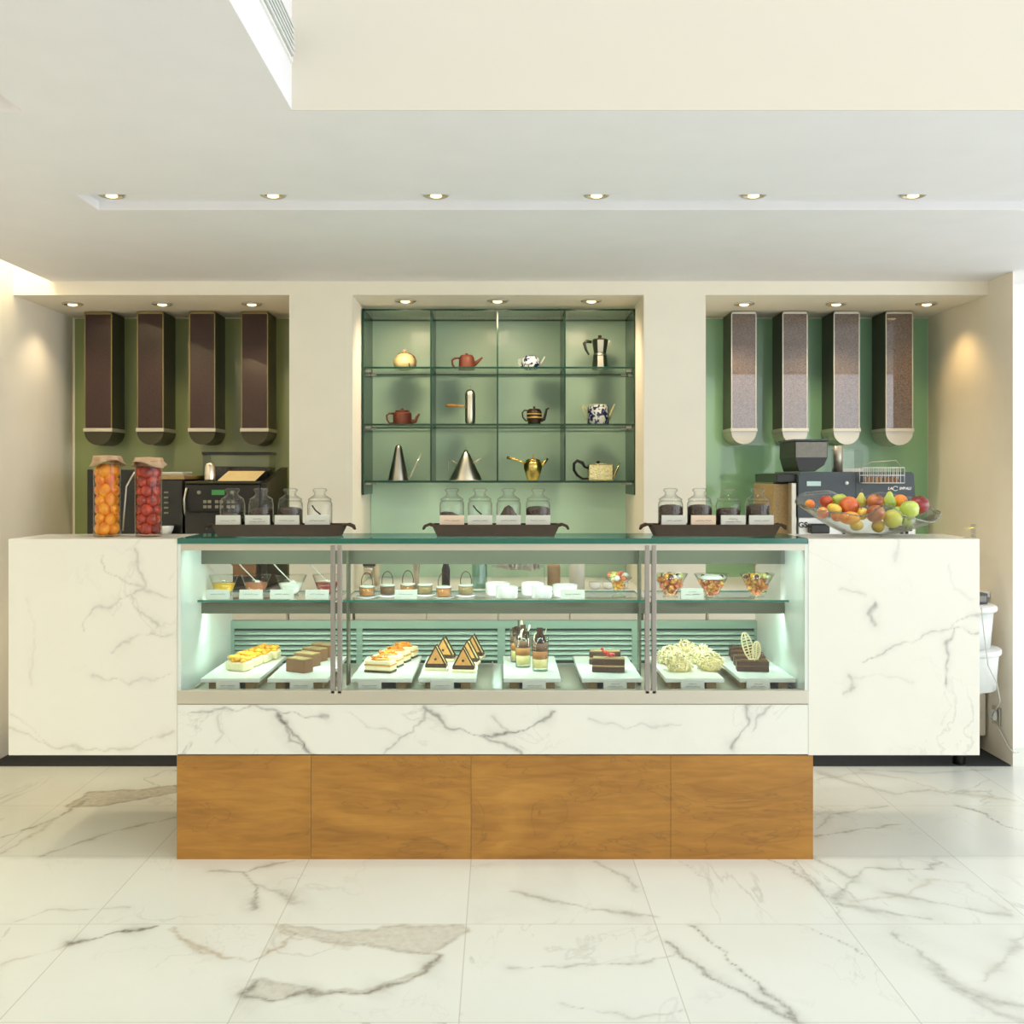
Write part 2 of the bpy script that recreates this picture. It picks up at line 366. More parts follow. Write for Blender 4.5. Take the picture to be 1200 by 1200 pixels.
# ------------------------------------------------------------------ veins and patches painted into the floor and counter colour
def warp(a, b, amp):
    na = np.sin(a * 37.1 + 1.7 * np.sin(b * 29.3)) + 0.6 * np.sin(b * 71.7 + a * 53.0 + 1.3) + 0.35 * np.sin(a * 151.0 - b * 127.0)
    nb = np.sin(b * 41.9 + 1.9 * np.sin(a * 23.1 + 2.0)) + 0.6 * np.sin(a * 67.3 - b * 49.0 + 0.4) + 0.35 * np.sin(b * 163.0 + a * 117.0)
    return a + na * amp, b + nb * amp
def veins(A, B, lines, polys):
    R = np.zeros(A.shape); T = np.zeros(A.shape)
    a, b = warp(A, B, 0.006)
    for pts, w, amp, ch in lines:
        best = np.full(A.shape, 9.0)
        for (x0, y0), (x1, y1) in zip(pts[:-1], pts[1:]):
            dx, dy = x1 - x0, y1 - y0; L = dx * dx + dy * dy + 1e-9
            t = np.clip(((a - x0) * dx + (b - y0) * dy) / L, 0, 1)
            best = np.minimum(best, np.hypot(a - x0 - t * dx, b - y0 - t * dy))
        ww = w * (0.75 + 0.5 * np.sin(A * 31 + B * 17))
        v = amp * np.exp(-(best / ww) ** 2) + amp * 0.25 * np.exp(-(best / (ww * 4)) ** 2)
        if ch: T = np.maximum(T, v)
        else: R = np.maximum(R, v)
    for pts, amp, ch in polys:
        inside = np.zeros(A.shape, bool); n = len(pts); best = np.full(A.shape, 9.0)
        for i in range(n):
            (x0, y0), (x1, y1) = pts[i], pts[(i + 1) % n]
            dx, dy = x1 - x0, y1 - y0; L = dx * dx + dy * dy + 1e-9
            cond = ((y0 > b) != (y1 > b)) & (a < (x1 - x0) * (b - y0) / (dy if abs(dy) > 1e-9 else 1e-9) + x0)
            inside ^= cond
            t = np.clip(((a - x0) * dx + (b - y0) * dy) / L, 0, 1)
            best = np.minimum(best, np.hypot(a - x0 - t * dx, b - y0 - t * dy))
        v = np.where(inside, amp, amp * np.exp(-(best / 0.006) ** 2))
        R = np.maximum(R, np.where(inside, 0.6, 0.8) * amp * np.exp(-(best / 0.010) ** 2))
        if ch: T = np.maximum(T, v)
        else: R = np.maximum(R, v)
    return R, T
def grid_mesh(name, us, vs_, fn, mat, lines, polys, parent=None):
    U, V = np.meshgrid(us, vs_); nu, nv = len(us), len(vs_)
    P = fn(U, V).reshape(-1, 3).astype(np.float32)
    idx = np.arange(nu * nv).reshape(nv, nu)
    q = np.stack([idx[:-1, :-1], idx[:-1, 1:], idx[1:, 1:], idx[1:, :-1]], -1).reshape(-1, 4)
    me = bpy.data.meshes.new(name)
    me.vertices.add(len(P)); me.vertices.foreach_set('co', P.ravel())
    me.loops.add(q.size); me.loops.foreach_set('vertex_index', q.ravel().astype(np.int32))
    me.polygons.add(len(q)); me.polygons.foreach_set('loop_start', (np.arange(len(q)) * 4).astype(np.int32))
    me.update(calc_edges=True)
    R, T = veins(U, V, lines, polys)
    ca = me.color_attributes.new('vein', 'FLOAT_COLOR', 'POINT')
    c = np.zeros((nu * nv, 4), np.float32); c[:, 0] = R.ravel(); c[:, 1] = T.ravel(); c[:, 3] = 1
    ca.data.foreach_set('color', c.ravel())
    me.materials.append(mat)
    o = bpy.data.objects.new(name, me); COL.objects.link(o)
    if parent: o.parent = parent
    return o
def fl(pts):   # floor points measured on the photograph, laid on the ground plane
    r = []
    for px, py in pts:
        Y = H * F / (py - CY); r.append((X(px, Y), Y))
    return r
def fr(pts, Y=3.9): return [(X(px, Y), Z(py, Y)) for px, py in pts]

# ------------------------------------------------------------------ setting
fx = np.concatenate([[-2.6], np.arange(-2.5, 2.6, 0.008), [2.7, 4, 7.0]])
fy = np.concatenate([[-3.5, 0, 2.0], np.arange(2.6, 5.16, 0.008), [5.5, 6.2]])
FLN = [
 ([(82, 1105), (125, 1096), (182, 1085)], .010, .9, 0), ([(205, 1086), (212, 1098), (262, 1122), (292, 1126), (330, 1108), (345, 1096)], .007, .7, 1),
 ([(300, 1149), (283, 1166), (315, 1172), (356, 1163), (430, 1163), (482, 1148), (516, 1121)], .012, .8, 0),
 ([(320, 1085), (345, 1100), (420, 1108), (505, 1118), (516, 1121)], .006, .6, 1), ([(200, 1088), (228, 1110), (236, 1116)], .012, .6, 1),
 ([(247, 1020), (285, 1022), (322, 1012), (345, 1009)], .010, .55, 0), ([(285, 1022), (300, 1040), (300, 1064)], .012, .6, 0), ([(298, 1036), (328, 1046), (345, 1058)], .022, .42, 0),
 ([(0, 982), (60, 962), (105, 936)], .006, .7, 0), ([(0, 1000), (45, 975), (90, 943), (130, 932), (208, 922)], .010, .55, 1),
 ([(48, 1003), (130, 975), (208, 957)], .007, .55, 0), ([(20, 1078), (60, 1066), (150, 1064)], .006, .35, 0), ([(0, 1130), (70, 1110), (120, 1098)], .005, .4, 1),
 ([(598, 1044), (632, 1052), (700, 1066), (770, 1075)], .009, .5, 0), ([(600, 1134), (690, 1131), (760, 1127), (790, 1118)], .006, .45, 0),
 ([(809, 1084), (850, 1120), (900, 1163), (945, 1205)], .007, .75, 0), ([(782, 1105), (830, 1143), (900, 1180), (960, 1210)], .007, .7, 0),
 ([(938, 1084), (1000, 1110), (1018, 1120)], .006, .6, 0), ([(660, 1178), (738, 1192), (800, 1185)], .006, .35, 0),
 ([(955, 980), (1005, 972), (1056, 966)], .007, .6, 0), ([(958, 972), (975, 955), (1010, 948), (1040, 944)], .006, .45, 0),
 ([(1118, 944), (1150, 952), (1178, 968), (1200, 973)], .008, .7, 0),
 ([(957, 914), (1010, 905), (1060, 912), (1100, 926), (1190, 938)], .016, .38, 1), ([(960, 905), (1000, 918), (1050, 930), (1090, 926), (1140, 934)], .014, .34, 0), ([(1010, 902), (1090, 906), (1160, 902)], .01, .3, 0),
 ([(950, 1003), (1000, 1030), (1012, 1018), (1090, 1018), (1100, 1010)], .008, .5, 0), ([(1000, 1030), (975, 1058), (1030, 1068), (1090, 1078)], .016, .42, 0),
 ([(1040, 1046), (1100, 1058), (1160, 1070), (1182, 1072)], .014, .4, 0), ([(1000, 1055), (1060, 1050), (1090, 1030), (1130, 1036), (1180, 1066)], .012, .35, 1), ([(928, 1008), (952, 1030), (990, 1078)], .008, .35, 0),
 ([(1045, 1094), (1080, 1116), (1110, 1148), (1140, 1166), (1205, 1180)], .018, .45, 0), ([(1150, 1150), (1180, 1120), (1205, 1090)], .014, .35, 0), ([(1120, 1160), (1170, 1190), (1205, 1200)], .016, .35, 0),
 ([(700, 1010), (735, 1030), (745, 1045)], .006, .4, 0), ([(795, 1008), (815, 1022), (830, 1032)], .006, .4, 0), ([(900, 1006), (930, 1020), (985, 1060)], .006, .5, 0)]
FPL = [([(330, 1085), (345, 1096), (380, 1101), (440, 1108), (500, 1118), (516, 1110), (546, 1091), (545, 1085), (446, 1085), (440, 1091), (400, 1093), (365, 1087)], .46, 1),
 ([(298, 1148), (320, 1152), (370, 1160), (430, 1159), (480, 1144), (512, 1122), (515, 1122), (482, 1150), (430, 1164), (356, 1165), (315, 1172), (283, 1166)], .42, 1),
 ([(80, 945), (105, 928), (170, 925), (208, 920), (208, 928), (130, 943), (92, 946)], .75, 1)]  # brown patch on the floor left of the wooden base
floor = grid_mesh('floor', fx, fy, lambda u, v: np.stack([u, v, 0 * u], -1), M['floor'], [(fl(p), w, a, c) for p, w, a, c in FLN], [(fl(p), a, c) for p, a, c in FPL])
struct(floor)
struct(G().box(-2.5, 2.50, 5.15, 6.17, 0.0, 0.006).build('floor_back', M['dark_floor']))

CE = 2.422; NC = 2.352; YW = 5.41; YB = 6.17; XL = -2.505; XR = 2.51
g = G()
g.box(-2.31, 7, 3.96, 5.44, CE, 2.60); g.box(2.6, 7, 5.44, 5.6, CE, 2.6)
g.box(-2.31, -1.51, 3.744, 3.96, CE, 2.60); g.box(3.0, 7, 3.744, 3.96, CE, 2.60)
g.box(-1.51, 3.0, 3.744, 3.96, 2.455, 2.60)
g.box(-2.31, 7, 2.885, 3.744, CE, 2.60)
g.box(-1.31, -0.575, -3.5, 2.885, CE, 2.60)
g.box(-2.31, -1.31, -3.5, 2.885, 2.56, 2.60)
g.box(XL, -2.31, -3.5, 5.44, 2.74, 2.78)
g.box(-2.33, -2.31, -3.5, 5.41, CE + 0.1, 2.74)
struct(g.build('ceiling', M['ceil']))
struct(G().box(-0.575, -0.57, -3.5, 2.88, CE, 5.2).build('wall_void_left', M['ceil']))
struct(G().box(-0.575, 7, 2.88, 2.885, CE, 5.2).build('wall_void_back', M['voidpaint']))
# niche wall
g = G()
g.box(XL, XR, YW, YB, NC, 2.78)
g.box(X(339, YW), X(413, YW), YW, YB, 0, NC)
g.box(X(754.5, YW), X(827, YW), YW, YB, 0, NC)
struct(g.build('wall_niche', M['wall']))
struct(G().box(XL - 0.1, XL, -3.5, YB + .1, 0, 2.78).build('wall_left', M['wall']))
g = G(); g.prism([(XR, 5.15), (2.58, 5.5), (2.6, YB + .1), (XR, YB + .1)], 0, 2.6, 'z')
struct(g.build('wall_right', M['wall']))
struct(G().box(2.58, 7.1, 5.5, 5.6, 0, 2.6).build('wall_far_right', M['white']))
struct(G().box(XL, XR, YB, YB + .1, 0, 2.6).build('wall_back', M['wall']))
g = G(); g.box(-2.6, 2.9, -3.6, -3.5, 0, 5.2); g.box(2.9, 7.1, -3.6, -3.5, 2.95, 5.2)
struct(g.build('wall_rear', M['wall']))
g = G(); g.box(7.0, 7.1, -3.6, 5.6, 3.0, 5.2); g.box(7, 7.1, -3.6, 5.6, 0, .12)
struct(g.build('wall_facade', M['wall']))
struct(G().box(-2.31, 2.9, -3.5, -3.46, 0, .1).build('baseboard_rear', M['white']))
def window(n, x0, x1, y0, y1, z0, z1, nb, along):
    g = G(); w = .05
    g.box(x0, x1, y0, y1, z0, z0 + w); g.box(x0, x1, y0, y1, z1 - w, z1)
    for i in range(nb + 1):
        t = i / nb
        if along == 'x': c = x0 + (x1 - x0) * t; g.box(c - w / 2, c + w / 2, y0, y1, z0, z1)
        else: c = y0 + (y1 - y0) * t; g.box(x0, x1, c - w / 2, c + w / 2, z0, z1)
    g.box(x0, x1, y0, y1, (z0 + z1) * .62, (z0 + z1) * .62 + w)
    o = struct(g.build('window_%d' % n, M['alu']))
    p = G()
    if along == 'x': p.box(x0, x1, (y0 + y1) / 2, (y0 + y1) / 2 + .004, z0, z1)
    else: p.box((x0 + x1) / 2, (x0 + x1) / 2 + .004, y0, y1, z0, z1)
    struct(p.build('window_%d_pane' % n, M['pane'], o))
window(1, 2.9, 7.0, -3.58, -3.52, 0, 2.95, 3, 'x')
window(2, 7.02, 7.08, -3.5, 5.5, .12, 3.0, 6, 'y')
# green back panels
for i, (a, b, m) in enumerate(((XL, X(339, YW), 'green_k'), (X(413, YW), X(754.5, YW), 'green_l'), (X(827, YW), XR, 'green_r'))):
    x0, x1 = (a + .015, b) if i == 0 else ((a + .0, b) if i == 1 else (a, b - .006))
    o = G().box(x0 + .002, x1 - .002, YB - .012, YB - .001, 0.8, NC - .012).build('wall_panel', M[m]); struct(o)

# ------------------------------------------------------------------ lights and lamps
def spot(loc, e, ang=95, blend=0.8, col=(1, .80, .52), tgt=None, r=.03):
    l = bpy.data.lights.new('lamp_light', 'SPOT'); l.energy = e; l.spot_size = math.radians(ang); l.spot_blend = blend; l.color = col; l.shadow_soft_size = r
    o = bpy.data.objects.new('lamp_light', l); COL.objects.link(o); o.location = loc
    if tgt: o.rotation_euler = (Vector(tgt) - Vector(loc)).to_track_quat('-Z', 'Y').to_euler()
    return o
def area(name, loc, rot, sx, sy, e, col):
    l = bpy.data.lights.new(name, 'AREA'); l.shape = 'RECTANGLE'; l.size = sx; l.size_y = sy; l.energy = e; l.color = col
    o = bpy.data.objects.new(name, l); COL.objects.link(o); o.location = loc; o.rotation_euler = rot
    return o
def downlight_proto(r, label):
    t = thing('ceiling_downlight', label, 'downlight')
    g = G(); g.lathe([(r, 0), (r, -.006), (r * .86, -.009), (r * .74, -.002), (r * .74, 0)], n=28); g.build('trim_ring', M['alu'], t)
    g = G(); g.lathe([(r * .73, -.001), (r * .6, -.004), (1e-5, -.004)], n=24); g.build('reflector', M['brass'], t)
    g = G(); g.ball((0, 0, -.007), r * .46, 14, 8, sz=.3); g.build('bulb', M['bulb'], t)
    return t
rows = [('trough', [131, 320, 511, 699, 883, 1070], 3.862, 2.455, .047), ('left', [85, 190, 295], 5.68, NC, .055), ('centre', [475, 583, 693], 5.58, NC, .055), ('right', [872, 980, 1086], 5.68, NC, .055)]
for nm, pxs, Y, z, r in rows:
    base = None
    for i, px in enumerate(pxs):
        if nm == 'trough':
            lab = '%s downlight from the left in the long trough of the ceiling' % ORD[i]; grp = 'downlights along the ceiling trough'
        else:
            lab = '%s small downlight in the ceiling of the %s niche' % (('left', 'middle', 'right')[i], nm); grp = 'downlights in the %s niche' % nm
        if base is None: base = downlight_proto(r, lab); o = base; o.location = (X(px, Y), Y, z)
        else: o = dup(base, (X(px, Y), Y, z), lab)
        o['group'] = grp
        if nm == 'trough': spot((X(px, Y), Y, z - .03), 12, 120, col=(1, .91, .78), tgt=(X(px, Y), Y, 0))
        elif nm == 'right': spot((X(px, Y), Y, z - .03), (18, 18, 7)[i], 120, col=((1, .8, .52), (1, .8, .52), (1, .66, .28))[i], tgt=(X(px, Y) + (0, 0, .12)[i], Y, 0))
        elif nm == 'left': spot((X(px, Y), Y, z - .03), (6, 11, 10)[i], 120, tgt=(X(px, Y), Y, 0))
        else: spot((X(px, Y), Y, z - .03), 16, 168, 1.0, tgt=(X(px, Y), Y + .9, 0), r=.07)
# cove lamp hidden in the slot by the left wall
area('cove_light', (-2.41, 1.9, 2.72), (0, 0, 0), .10, 7.0, 30, (1, .90, .58))
cv = G().box(-2.44, -2.38, -1.6, 5.40, 2.722, 2.74).build('strip_lamp', M['bulb']); tag(cv, 'warm strip lamp hidden in the cove above the left wall', 'lamp')
# daylight
area('window_daylight_rear', (4.95, -3.42, 1.5), (PI / 2, 0, 0), 3.9, 2.8, 62, (.90, .95, 1))
area('window_daylight_side', (6.95, 1.0, 1.6), (PI / 2, 0, PI / 2), 8.0, 2.7, 225, (.90, .95, 1))
area('skylight_daylight', (2.9, -.3, 5.15), (0, 0, 0), 6.4, 6.0, 22, (.92, .97, 1))
w = bpy.data.worlds.new('sky'); SC.world = w; w.use_nodes = True
w.node_tree.nodes['Background'].inputs[0].default_value = (.9, .95, 1, 1); w.node_tree.nodes['Background'].inputs[1].default_value = 1.0

# trough / void details
g = thing('air_grille', 'long white slatted air grille high on the left side of the ceiling void', 'air grille', (-.57, 2.0, 2.555))
f_ = G(); f_.box(0, .006, -1.4, .865, -.01, 0.0); f_.box(0, .006, -1.4, .865, .09, .10); f_.box(0, .006, .855, .865, 0, .09); f_.build('grille_frame', M['white'], g)
G().box(0, .001, -1.4, .855, 0, .09).build('grille_backing', M['gap'], g)
for k in range(6): G().box(.001, .012, -1.4, .855, .004 + k * .015, .011 + k * .015).build('slat', M['plastic'], g)

# ------------------------------------------------------------------ counters
LW = [([(160, 645), (170, 690), (150, 700), (185, 735)], .005, .4, 0), ([(95, 738), (112, 714), (150, 700)], .005, .35, 0), ([(10, 853), (60, 875), (140, 880), (205, 858)], .005, .4, 1),
      ([(15, 835), (42, 855), (60, 876)], .004, .3, 0), ([(110, 790), (150, 802), (200, 788)], .005, .3, 0), ([(118, 650), (125, 668), (170, 692), (205, 700)], .004, .35, 0), ([(130, 765), (160, 745), (200, 742)], .004, .3, 0), ([(30, 700), (40, 740), (35, 800)], .004, .2, 1)]
RW = [([(1027, 707), (1020, 718), (1026, 732)], .006, .6, 0), ([(1012, 775), (1032, 766), (1046, 759)], .004, .6, 0), ([(1046, 759), (1060, 752), (1082, 746), (1115, 736), (1121, 729), (1147, 722)], .004, .4, 0),
      ([(1146, 741), (1130, 736), (1118, 738), (1110, 753), (1108, 770), (1111, 785), (1106, 803)], .004, .55, 0), ([(993, 794), (998, 805), (990, 813)], .005, .4, 0), ([(1052, 634), (1048, 655)], .006, .3, 0),
      ([(985, 692), (1000, 694), (1012, 700)], .004, .3, 0), ([(1000, 797), (1040, 790), (1070, 797)], .004, .2, 1), ([(1110, 660), (1116, 690), (1140, 700)], .004, .15, 0), ([(1106, 803), (1112, 830), (1102, 850)], .004, .2, 1)]
FS = [([(328, 838), (342, 858), (352, 872), (366, 884)], .008, .8, 0), ([(222, 838), (260, 832), (300, 829), (332, 836), (386, 839)], .004, .5, 0), ([(255, 842), (262, 860), (252, 870)], .004, .3, 0),
      ([(330, 840), (340, 868), (366, 884)], .004, .6, 0), ([(498, 828), (528, 853), (560, 862), (612, 856), (652, 836)], .005, .7, 0), ([(545, 858), (590, 870), (615, 884)], .005, .6, 0), ([(452, 880), (492, 850), (504, 832)], .004, .45, 0),
      ([(878, 826), (874, 850), (858, 878)], .008, .55, 0), ([(906, 825), (886, 838), (880, 858)], .004, .45, 0), ([(690, 842), (740, 852), (800, 848)], .004, .25, 0), ([(575, 842), (600, 858), (625, 850)], .004, .4, 0), ([(405, 836), (430, 850), (470, 862)], .003, .25, 0)]
YF = 3.90; ZT = 1.187; ZB = Z(885, YF)
def marble_counter(label, x0, x1, lines):
    t = thing('marble_counter', label, 'counter', (0, 0, 0))
    us = np.arange(x0, x1 + .0029, .005); us[-1] = x1; vs_ = np.arange(ZB, ZT + .0029, .005); vs_[-1] = ZT
    grid_mesh('front_slab', us, vs_, lambda u, v: np.stack([u, 0 * u + YF, v], -1), M['marbleW'], [(fr(p), w, a, c) for p, w, a, c in lines], [], t)
    g = G(); g.box(x0, x1, YF + .0005, YF + .34, ZT - .03, ZT); g.box(x0, x0 + .03, YF + .0005, 4.65, ZB, ZT - .16); g.box(x1 - .03, x1, YF + .0005, 4.65, ZB, ZT - .16)
    g.box(x0, x1, YF + .0005, YF + .03, ZB, ZT - .03)
    g.box(x0, x0 + .03, YF + .03, YF + .34, ZT - .16, ZT - .03); g.box(x1 - .03, x1, YF + .03, YF + .34, ZT - .16, ZT - .03)
    g.box(x0 + .03, x1 - .03, YF + .03, 4.65, ZB, ZB + .03); g.build('carcass', M['marbleW'], t)
    return t
XA, XB, XC, XD = X(10, YF), X(208, YF), X(947, YF), X(1148, YF)
marble_counter('white marble counter box left of the glass display case, carrying two tall fruit jars', XA, XB - .001, LW)
marble_counter('white marble counter box right of the glass display case, carrying the fruit bowl', XC + .001, XD, RW)
# wooden base
bs = thing('counter_base', 'honey brown wood veneer base under the display case, standing on the marble floor', 'counter base', (0, 0, 0))
xs = [X(207, YF), X(364.5, YF), X(552, YF), X(786, YF), X(953, YF)]
for a, b in zip(xs[:-1], xs[1:]): G().box(a + .0006, b - .0006, YF, YF + .02, 0, ZB - .001).build('front_panel', M['wood'], bs)
g = G(); g.box(xs[0], xs[0] + .02, YF + .02, 4.6, 0, ZB - .001); g.build('side_panel', M['wood'], bs)
g = G(); g.box(xs[-1] - .02, xs[-1], YF + .02, 4.6, 0, ZB - .001); g.build('side_panel', M['wood'], bs)
G().box(xs[0] + .02, xs[-1] - .02, 4.58, 4.6, 0, ZB - .001).build('back_panel', M['wood'], bs)

# ------------------------------------------------------------------ display case
dc = thing('display_case', 'long glass fronted pastry display case with teal glass top and marble apron', 'display case')
zs0, zs1 = Z(884, YF), Z(825, YF)
us = np.arange(XB, XC + .0039, .005); us[-1] = XC; vs_ = np.arange(zs0, zs1, .004)
grid_mesh('marble_apron', us, vs_, lambda u, v: np.stack([u, 0 * u + YF, v], -1), M['marbleF'], [(fr(p), w, a, c) for p, w, a, c in FS], [], dc)
G().box(XB, XC, YF + .0006, 4.66, zs0, zs1 - .002).build('case_plinth', M['marbleF'], dc)
G().box(XB, XC, YF - .004, YF + .03, zs1, Z(809, YF)).build('bottom_rail', M['alu'], dc, bevel=.003)
ZG = ZT - .004
def glass_slab(name, x0, x1, y0, y1, z0, z1, face, edge, parent, bev=0):
    g = G(); vs = [(x, y, z) for z in (z0, z1) for y in (y0, y1) for x in (x0, x1)]
    g.m = 0; g.add(vs[:], [(0, 2, 3, 1), (4, 5, 7, 6)]); g.m = 1; g.add(vs[:], [(0, 1, 5, 4), (2, 6, 7, 3), (0, 4, 6, 2), (1, 3, 7, 5)])
    return g.build(name, [M[face], M[edge]], parent)
glass_slab("glass_top", XB + .001, XC - .004, YF - .006, 4.24, ZT - .017, ZT + .003, 'topglass', 'edge_teal', dc)
zh0, zh1 = Z(645, YF), ZT - .018
hr = G(); hr.box(XB + .012, XC - .012, YF, YF + .022, zh0, zh1); hr.build('header_rail', M['alu'], dc)
YR = 4.17
G().box(X(234, YR), XC - .014, YR, YR + .02, Z(661, YR), Z(645, YR)).build('top_cross_rail', M['rail'], dc)
G().box(X(234, YR), XC - .014, YR, YR + .02, Z(719, YR), Z(706, YR)).build('shelf_support_rail', M['rail'], dc)
ZS = Z(703, 4.12)
for a, b in ((228, 392), (402, 756), (768, 925)):
    glass_slab('glass_shelf', X(a, 4.12), X(b, 4.12), 4.115, 4.46, ZS - .008, ZS, 'greenpane', 'edge_teal', dc)
ZF = .595
for a, b, nm in ((XB + .01, X(392, YF), 'front_pane'), (X(400, YF), X(757, YF), 'front_pane'), (X(768, YF), XC - .01, 'front_pane')):
    G().box(a, b, YF + .008, YF + .013, Z(808, YF), zh0).build(nm, M['pane'], dc)
for px in (390, 398, 758.5, 766.5):
    G().box(X(px, YF) - .0085, X(px, YF) + .0085, YF - .004, YF + .014, Z(813, YF), Z(639, YF)).build('mullion', M['mullion'], dc, bevel=.002)
for px in (394, 762.5):
    pf = G(); a = X(px, YF) + (.004 if px < 500 else -.012); pf.box(a, a + .008, YF + .014, YR + .02, zh0, zh1); pf.box(a, a + .008, YR - .04, YR + .02, ZF, zh0); pf.build('inner_post', M['rail'], dc)
for x0, x1 in ((XB, XB + .012), (XC - .012, XC)):
    g = G(); g.prism([(YF + .0006, zs1), (4.66, zs1), (4.66, 1.02), (4.45, 1.10), (4.24, ZT - .018), (YF + .0006, ZT - .018)], x0, x1, 'x'); g.build('marble_side', M['marbleS'], dc)
G().box(XB + .012, XC - .012, YF + .03, 4.66, zs1 - .001, ZF).build('case_floor', M['board'], dc)
for a, b in ((XB + .02, X(583, YF) - .02), (.004, XC - .02)):
    g = G(); g.box(a, b, YF + .05, 4.6, ZF, ZF + .004); g.box(a, b, YF + .05, YF + .056, ZF, ZF + .016); g.box(a, a + .006, YF + .056, 4.6, ZF, ZF + .016); g.box(b - .006, b, YF + .056, 4.6, ZF, ZF + .016); g.build('floor_tray', M['alu'], dc)
YLv = 4.64
lv = G().box(XB + .012, XC - .012, YLv, YLv + .015, ZF - .01, Z(727, YLv)).build('louvre_panel', M['gap'], dc)
LX = [X(270, YLv), X(418, YLv), X(425, YLv), X(583, YLv), X(592, YLv), X(740, YLv), X(749, YLv), XC - .022]
G().box(XB + .012, XC - .012, YLv - .015, YLv, Z(736, YLv), Z(727, YLv)).build('top_frame', M['louvre'], lv)
for a, b in ((XB + .012, LX[0] + .02), (LX[1], LX[2]), (LX[3], LX[4]), (LX[5], LX[6]), (LX[7], XC - .012)):
    G().box(a, b, YLv - .013, YLv, ZF, Z(736, YLv)).build('frame_upright', M['louvre'], lv)
z = Z(739, YLv); dz = 5.9 * YLv / F
while z - dz > ZF - .004:
    g = G()
    g.prism([(YLv - .001, z), (YLv - .001, z - dz * .72), (YLv - .012, z - dz * .78), (YLv - .012, z - dz * .66)], LX[0], LX[7], 'x'); g.build('louvre_slat', M['louvre'], lv)
    z -= dz
# lamps inside the case
for y_, z_ in ((YF + .04, zh1 - .012),):
    for a, b in ((225, 392), (402, 756), (768, 930)):
        G().box(X(a, YF) + .01, X(b, YF) - .01, y_, y_ + .03, z_ - .004, z_ + .006).build('strip_lamp', M['tube'], dc)
        area('case_light', ((X(a, YF) + X(b, YF)) / 2, y_ + .015, z_ - .008), (math.radians(24), 0, 0), X(b, YF) - X(a, YF) - .04, .025, 0.8 * (b - a) / 165, (.66, 1, .87))
for a, b in ((236, 392), (402, 756), (768, 922)):  # second strip below the shelf, unseen, added to brighten the lower case
    G().box(X(a, YR), X(b, YR), YR + .022, YR + .045, ZS - .030, ZS - .018).build('strip_lamp', M['tube'], dc)
    area('case_light', ((X(a, YR) + X(b, YR)) / 2, YR + .033, ZS - .034), (math.radians(-8), 0, 0), X(b, YR) - X(a, YR) - .03, .02, 1.35 * (b - a) / 165, (.66, 1, .87))

# ------------------------------------------------------------------ back counters in the niches
def back_counter(x0, x1, label, nd):
    t = thing('back_counter', label, 'counter', (0, 0, 0))
    G().box(x0 + .003, x1 - .003, YW - .03, YB - .015, .80, .83).build('worktop', M['white'], t, bevel=.003)
    G().box(x0 + .01, x1 - .01, YW + .02, YB - .02, .08, .80).build('carcass', M['wall'], t)
    for i in range(nd):
        a = x0 + .012 + (x1 - x0 - .024) * i / nd; b = x0 + .012 + (x1 - x0 - .024) * (i + 1) / nd
        d = G().box(a + .003, b - .003, YW, YW + .02, .09, .79).build('cabinet_door', M['wall'], t)
    G().box(x0 + .02, x1 - .02, YW + .06, YB - .03, .006, .08).build('kickboard', M['black'], t)
    return t
back_counter(XL, X(339, YW), 'pale back counter in the left niche under the black coffee machine', 3)
back_counter(X(413, YW), X(754.5, YW), 'pale back counter in the centre niche below the glass shelves', 4)
back_counter(X(827, YW), XR, 'pale back counter in the right niche under the charcoal coffee machine', 3)

# ------------------------------------------------------------------ glass shelving
gs = thing('glass_shelving', 'green edged glass shelving grid of twelve cells holding the teapots', 'shelving')
YG0, YG1 = 5.75, 6.14
sxp = [425.5, 505, 583, 662, 744]; szp = [362, 429.8, 496.5, 563.5]
SX = [X(p, YG0) for p in sxp]; SZ = [Z(p, YG0) for p in szp]
for i, z in enumerate(SZ): glass_slab('shelf', SX[0] + .006, SX[-1] - .006, YG0, YG1, z - .010, z, 'greenpane', 'edge', gs)
for i, x in enumerate(SX):
    zb = Z(580, YG0) if i in (0, 4) else SZ[3]
    if i in (0, 4): glass_slab('side_pane', x - .005, x + .005, YG0 - .001, YG1, zb, SZ[0] + .002, 'greenpane', 'edge', gs)
    else:
        for a, b in zip(SZ[1:], SZ[:-1]):
            glass_slab('divider_pane', x - .004, x + .004, YG0, YG1, a, b - .010, 'greenpane', 'edge', gs)
for x in (SX[0] + .022, SX[-1] - .022):
    for z in SZ[1:]:
        for y in (YG0 + .07, YG1 - .07): G().box(x - .016, x + .012, y - .012, y + .012, z - .022, z - .0105).build('shelf_clip', M['steel'], gs)

# ------------------------------------------------------------------ teapots
YP = 5.93
def sp(px): return px * YP / F
def base(px, row): return (X(px, YP), YP, SZ[row] + .0005)
def arc(cx, cz, rx, rz, a0, a1, n=12, y=0.0):
    return [(cx + rx * math.cos(math.radians(a0 + (a1 - a0) * i / n)), y, cz + rz * math.sin(math.radians(a0 + (a1 - a0) * i / n))) for i in range(n + 1)]
